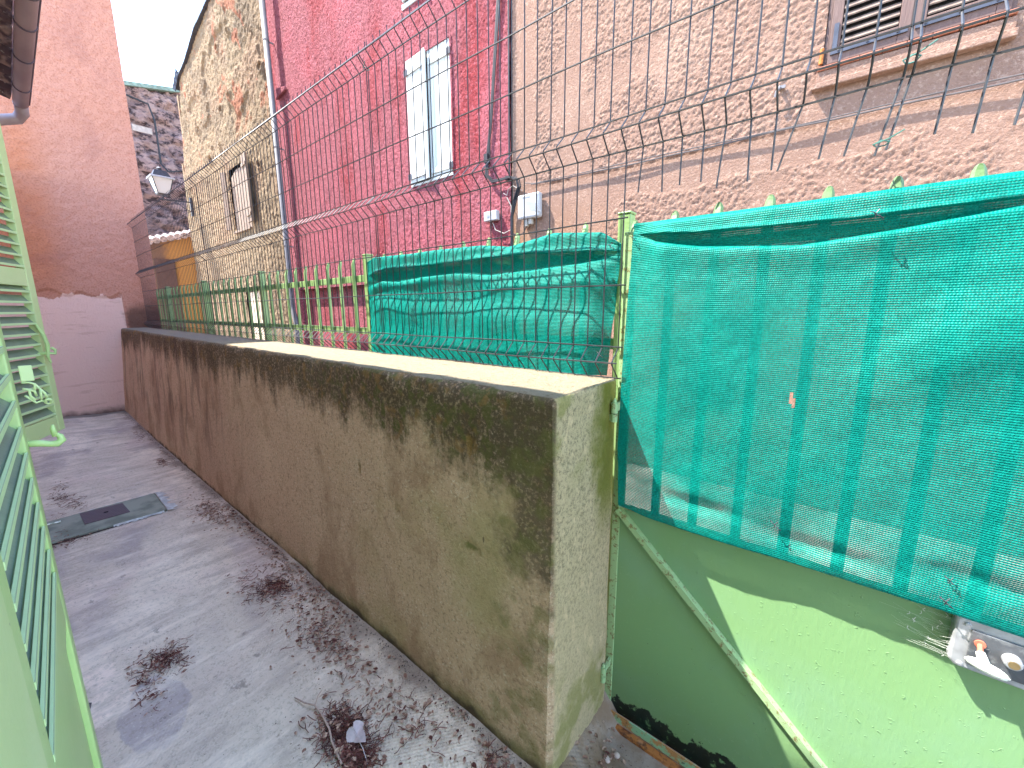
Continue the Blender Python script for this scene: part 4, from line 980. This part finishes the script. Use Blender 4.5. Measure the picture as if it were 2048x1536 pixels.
# ---------------------------------------------------------------- wall lantern
lt = thing('wall_lantern', 'black four sided street lantern with frosted panes on the old house corner', 'lantern', (-14.1, 3.55, 2.95))
lx, ly = -14.15, 2.99; lb = 3.02
def frustum(bb, cx, cy, z0, z1, a0, a1, cap=True):
    bb.add([(cx-a0, cy-a0, z0), (cx+a0, cy-a0, z0), (cx+a0, cy+a0, z0), (cx-a0, cy+a0, z0), (cx-a1, cy-a1, z1), (cx+a1, cy-a1, z1), (cx+a1, cy+a1, z1), (cx-a1, cy+a1, z1)], [(0,3,2,1),(4,5,6,7),(0,1,5,4),(1,2,6,5),(2,3,7,6),(3,0,4,7)])
b = B(); frustum(b, lx, ly, lb, lb+.36, .115, .205); b.build('glass_panes', GLASSM, lt)
b = B()
for sx in (-1, 1):
    for sy in (-1, 1): b.tube([(lx+sx*.118, ly+sy*.118, lb-.01), (lx+sx*.210, ly+sy*.210, lb+.37)], .011, 5)
frustum(b, lx, ly, lb-.03, lb-.001, .11, .13); b.build('frame', BLACKIRON, lt)
b = B(); frustum(b, lx, ly, lb+.362, lb+.40, .25, .24); b.build('rim', LOCKR, lt)
b = B(); frustum(b, lx, ly, lb+.401, lb+.56, .19, .12); frustum(b, lx, ly, lb+.561, lb+.60, .05, .04); b.lathe((lx, ly, lb+.60), [(.05, 0), (.06, .03), (.02, .06)], 8); b.build('hood', BLACKIRON, lt)
b = B().tube([(lx, ly, lb-.03), (lx, ly, lb-.12), (lx, ly+.05, lb-.13), (lx+.05, 3.58, lb-.10)], .018, 6).tube([(lx, ly+.25, lb-.12), (lx, ly+.40, lb-.26), (lx+.03, 3.57, lb-.36)], .010, 5).box(lx-.0, lx+.06, 3.54, 3.60, lb-.45, lb+.02); b.build('bracket', BLACKIRON, lt)

# ---------------------------------------------------------------- yard things
CRUMB_ = mat_simple('joint_dirt', (.05, .035, .03), .95, var=.4, scale=60)
mh = thing('manhole_cover', 'rectangular concrete manhole cover with an iron hatch set in the yard floor', 'manhole cover', (-3.5, .25, -1.3))
def fz(x, y): return float(floor_z(np.array(float(x)), np.array(float(y))))
B().prism([(-3.715, -.14, -1.302), (-3.345, -.14, -1.302), (-3.325, .475, -1.302), (-3.715, .480, -1.302)], (0, 0, .014)).build('slab', COVERC, mh, bevel=.004)
B().prism([(-3.69, .105, -1.2878), (-3.475, .110, -1.2878), (-3.470, .315, -1.2878), (-3.672, .305, -1.2878)], (0, 0, .004)).build('iron_hatch', COVERI, mh)
B().lathe((-3.58, .215, -1.2837), [(.012, 0), (.012, .001)], 10).build('lifting_hole', DARK, mh)
b = B()
def rag(pts, w0, w1, n=26, z=-1.2885):
    P_ = [Vector((*p, 0)) for p in pts]
    for s_ in range(len(P_)-1):
        a_, c_ = P_[s_], P_[s_+1]; d_ = (c_-a_); nn_ = Vector((-d_.y, d_.x, 0)).normalized(); prev = None
        for i in range(n+1):
            p = a_+d_*i/n; wv = random.uniform(w0, w1); q = (p+nn_*.0, p+nn_*wv)
            if prev: o = len(b.v); b.v += [(prev[0].x, prev[0].y, z), (q[0].x, q[0].y, z), (q[1].x, q[1].y, z-.007), (prev[1].x, prev[1].y, z-.007)]; b.f.append((o, o+1, o+2, o+3))
            prev = q
rag([(-3.715, .10), (-3.715, .485)], .015, .035); rag([(-3.725, .482), (-3.31, .478)], .02, .06); rag([(-3.325, .46), (-3.335, .22)], .008, .03)
b.build('mortar_bead', MORTAR, mh)
B().prism([(-3.343, -.14, -1.2975), (-3.318, -.14, -1.2975), (-3.312, .44, -1.2975), (-3.323, .44, -1.2975)], (0, 0, .001)).build('open_joint', CRUMB_, mh)
# leaf litter and dead twigs (uncountable)
a = M('dead_leaf', .85, spec=.15).base((.23, .12, .085)); a.lay((.44, .29, .21), a.noise(45, 2).ramp(.45, .6)); a.lay((.10, .035, .028), a.noise(31, 2, vec=a.map(1, 1, 1, loc=(5, 5, 5))).ramp(.54, .62)); LEAFM = a.done()
TWIGM = mat_simple('dead_twig', (.13, .045, .035), .85, var=.5, scale=30)
CRUMB = mat_simple('dirt_crumbs', (.07, .05, .045), .95, var=.4, scale=60)
lv = B(); tw = B(); cr = B()
def leaf(x, y, s, lift=.004):
    z = fz(x, y)+.004+random.random()*lift; a_ = random.random()*6.28; c, s_ = math.cos(a_), math.sin(a_); k = random.uniform(.35, .7); tl = random.uniform(-.5, .5); cu = random.uniform(.1, .5)*s
    pts = [(-s, 0, 0), (-s*.3, -s*k, cu*.5), (s*.5, -s*k*.8, cu), (s, 0, .2*cu), (s*.4, s*k*.7, cu*.9), (-s*.4, s*k, cu*.4), (0, 0, 0)]
    o = len(lv.v)
    for (px, py, pz) in pts: lv.v.append((x+c*px-s_*py, y+s_*px+c*py, z+pz+tl*max(0, py)*.4))
    for i in range(6): lv.f.append((o+6, o+i, o+(i+1) % 6))
def twig(x, y, L, r=.0009):
    z = fz(x, y)+.003+random.random()*.006; a_ = random.random()*6.28; pts = []; px, py = x, y
    for i in range(5):
        pts.append((px, py, z+random.random()*.006)); a_ += random.uniform(-.5, .5); px += math.cos(a_)*L/4; py += math.sin(a_)*L/4
    if max(p[1] for p in pts) < .755: tw.tube(pts, r*random.uniform(.6, 1.5), 3, cap=False)
def crumb(x, y, s):
    z = fz(x, y)+.002; o = len(cr.v)
    q = [(random.uniform(-s, s), random.uniform(-s, s), random.uniform(0, s)) for _ in range(4)]
    for p in q: cr.v.append((x+p[0], y+p[1], z+p[2]))
    cr.f += [(o, o+1, o+2), (o, o+2, o+3), (o, o+3, o+1), (o+1, o+3, o+2)]
for _ in range(1500):
    x = -random.triangular(.5, 6.6, 1.4); y = .752-abs(random.gauss(0, .03 if x < -2.2 else .06))
    if fbm(np.array(x), np.array(y), .4, 2, 3) > .50: leaf(x, y, random.uniform(.003, .010))
for (cx, cy, sx, sy, nl, nt, nc) in ((-.97, .46, .04, .03, 60, 260, 300), (-3.30, .02, .03, .10, 30, 30, 300), (-1.07, .47, .07, .045, 150, 420, 500), (-1.45, .62, .17, .05, 300, 110, 700), (-1.95, .62, .05, .035, 60, 150, 260), (-2.0, .56, .13, .05, 20, 130, 200), (-1.84, .19, .05, .03, 40, 140, 300),
        (-1.78, .12, .10, .02, 30, 50, 200), (-3.05, .66, .16, .045, 300, 40, 400), (-4.45, .66, .10, .03, 30, 50, 120), (-4.2, .05, .25, .03, 30, 70, 300), (-3.45, .02, .12, .015, 40, 30, 400), (-.62, .70, .05, .03, 60, 60, 200), (-.42, .95, .05, .09, 70, 50, 500), (-.95, .62, .14, .05, 110, 50, 400), (-5.6, .68, .2, .03, 20, 30, 120), (-3.95, .12, .10, .02, 10, 20, 200)):
    for _ in range(nl): 
        x, y = random.gauss(cx, sx), random.gauss(cy, sy)
        if y < (.75 if x < -.5 else 1.08): leaf(x, y, random.uniform(.003, .011), .012)
    for _ in range(nt): 
        x, y = random.gauss(cx, sx*.72), random.gauss(cy, sy*.72)
        if y < .75: twig(x, y, random.uniform(.012, .05), .0011)
    for _ in range(nc):
        x, y = random.gauss(cx, sx*1.3), random.gauss(cy, sy*1.3)
        if y < (.75 if x < -.5 else 1.08): crumb(x, y, random.uniform(.0008, .003))
for _ in range(1200):
    crumb(-random.uniform(.5, 6.8), random.uniform(-.1, .74), random.uniform(.0006, .002))
for _ in range(2600):
    x = -random.uniform(.5, 6.9); crumb(x, .757-abs(random.gauss(0, .022)), random.uniform(.001, .0045))
o = lv.build('leaf_litter', LEAFM); o['kind'] = 'stuff'; o['label'] = 'dry brown leaf litter gathered along the foot of the wall'
o = tw.build('twig_litter', TWIGM); o['kind'] = 'stuff'; o['label'] = 'tangles of thin reddish dead twigs on the yard floor'
o = cr.build('dirt_crumbs', CRUMB); o['kind'] = 'stuff'; o['label'] = 'dark crumbs of dirt scattered over the concrete'
# single larger pieces
b = B(); c0 = Vector((-1.012, .488, -1.272)); out = []
for k in range(18):
    q = k/18*2*math.pi; r = .030*(1+.30*math.cos(3*q)+.12*math.cos(7*q)); out.append(c0+Vector((r*math.cos(q)*1.2, r*math.sin(q)*.75, .010*math.sin(q)+.006*math.cos(2*q))))
o_ = len(b.v); b.v.append(tuple(c0+Vector((0,0,-.004)))); b.v += [tuple(p) for p in out]
for k in range(18): b.f.append((o_, o_+1+k, o_+1+(k+1) % 18))
b.tube([c0+Vector((-.03, 0, 0)), c0+Vector((.05, -.01, -.01)), c0+Vector((.09, -.02, -.022))], .0014, 4)
tag(b.build('dry_leaf', mat_simple('pale_leaf', (.50, .40, .40), .8, var=.15, scale=40)), 'large pale lobed dead leaf lying on the twig pile at the bottom', 'leaf')
b = B().tube([(-1.30, .425, -1.292), (-1.25, .435, -1.286), (-1.21, .452, -1.283), (-1.16, .452, -1.284), (-1.10, .445, -1.285), (-1.06, .432, -1.288), (-.98, .42, -1.29)], [.0018, .0022, .0026, .0028, .003, .0032, .0034], 6).tube([(-1.21, .452, -1.283), (-1.225, .47, -1.272), (-1.228, .485, -1.265)], .0014, 5)
tag(b.build('dead_branch', mat_simple('bare_twig', (.36, .25, .20), .8, var=.2)), 'longest curved bare twig lying beside the twig pile', 'twig')
b = B().lathe((-1.80, -.03, -1.296), [(.006, 0), (.018, .004), (.020, .011), (.010, .018), (0, .019)], 7); tag(b.build('pebble', mat_simple('dark_stone', (.12, .10, .10), .9, var=.4, scale=50, bumpd=.004)), 'single dark pebble on the concrete beside the shutter', 'pebble')
b = B().tube([(-3.62, -.10, -1.280), (-3.63, -.03, -1.278), (-3.625, .02, -1.279)], [.004, .004, .006], 6); tag(b.build('white_stick', BONE), 'short white stick on the floor beside the manhole slab', 'stick')
for (x, y, s, lab) in ((-.395, 1.005, .010, 'pale round pebble on the dirt at the gate foot, nearer the gate'), (-.41, .965, .011, 'pale round pebble on the dirt at the gate foot, nearer the wall corner')):
    b = B().lathe((x, y, fz(x, y)), [(s*.6, 0), (s, s*.4), (s*.8, s*.9), (0, s*1.1)], 8); tag(b.build('pebble', mat_simple('pale_stone', (.55, .42, .35), .9, var=.1)), lab, 'pebble')
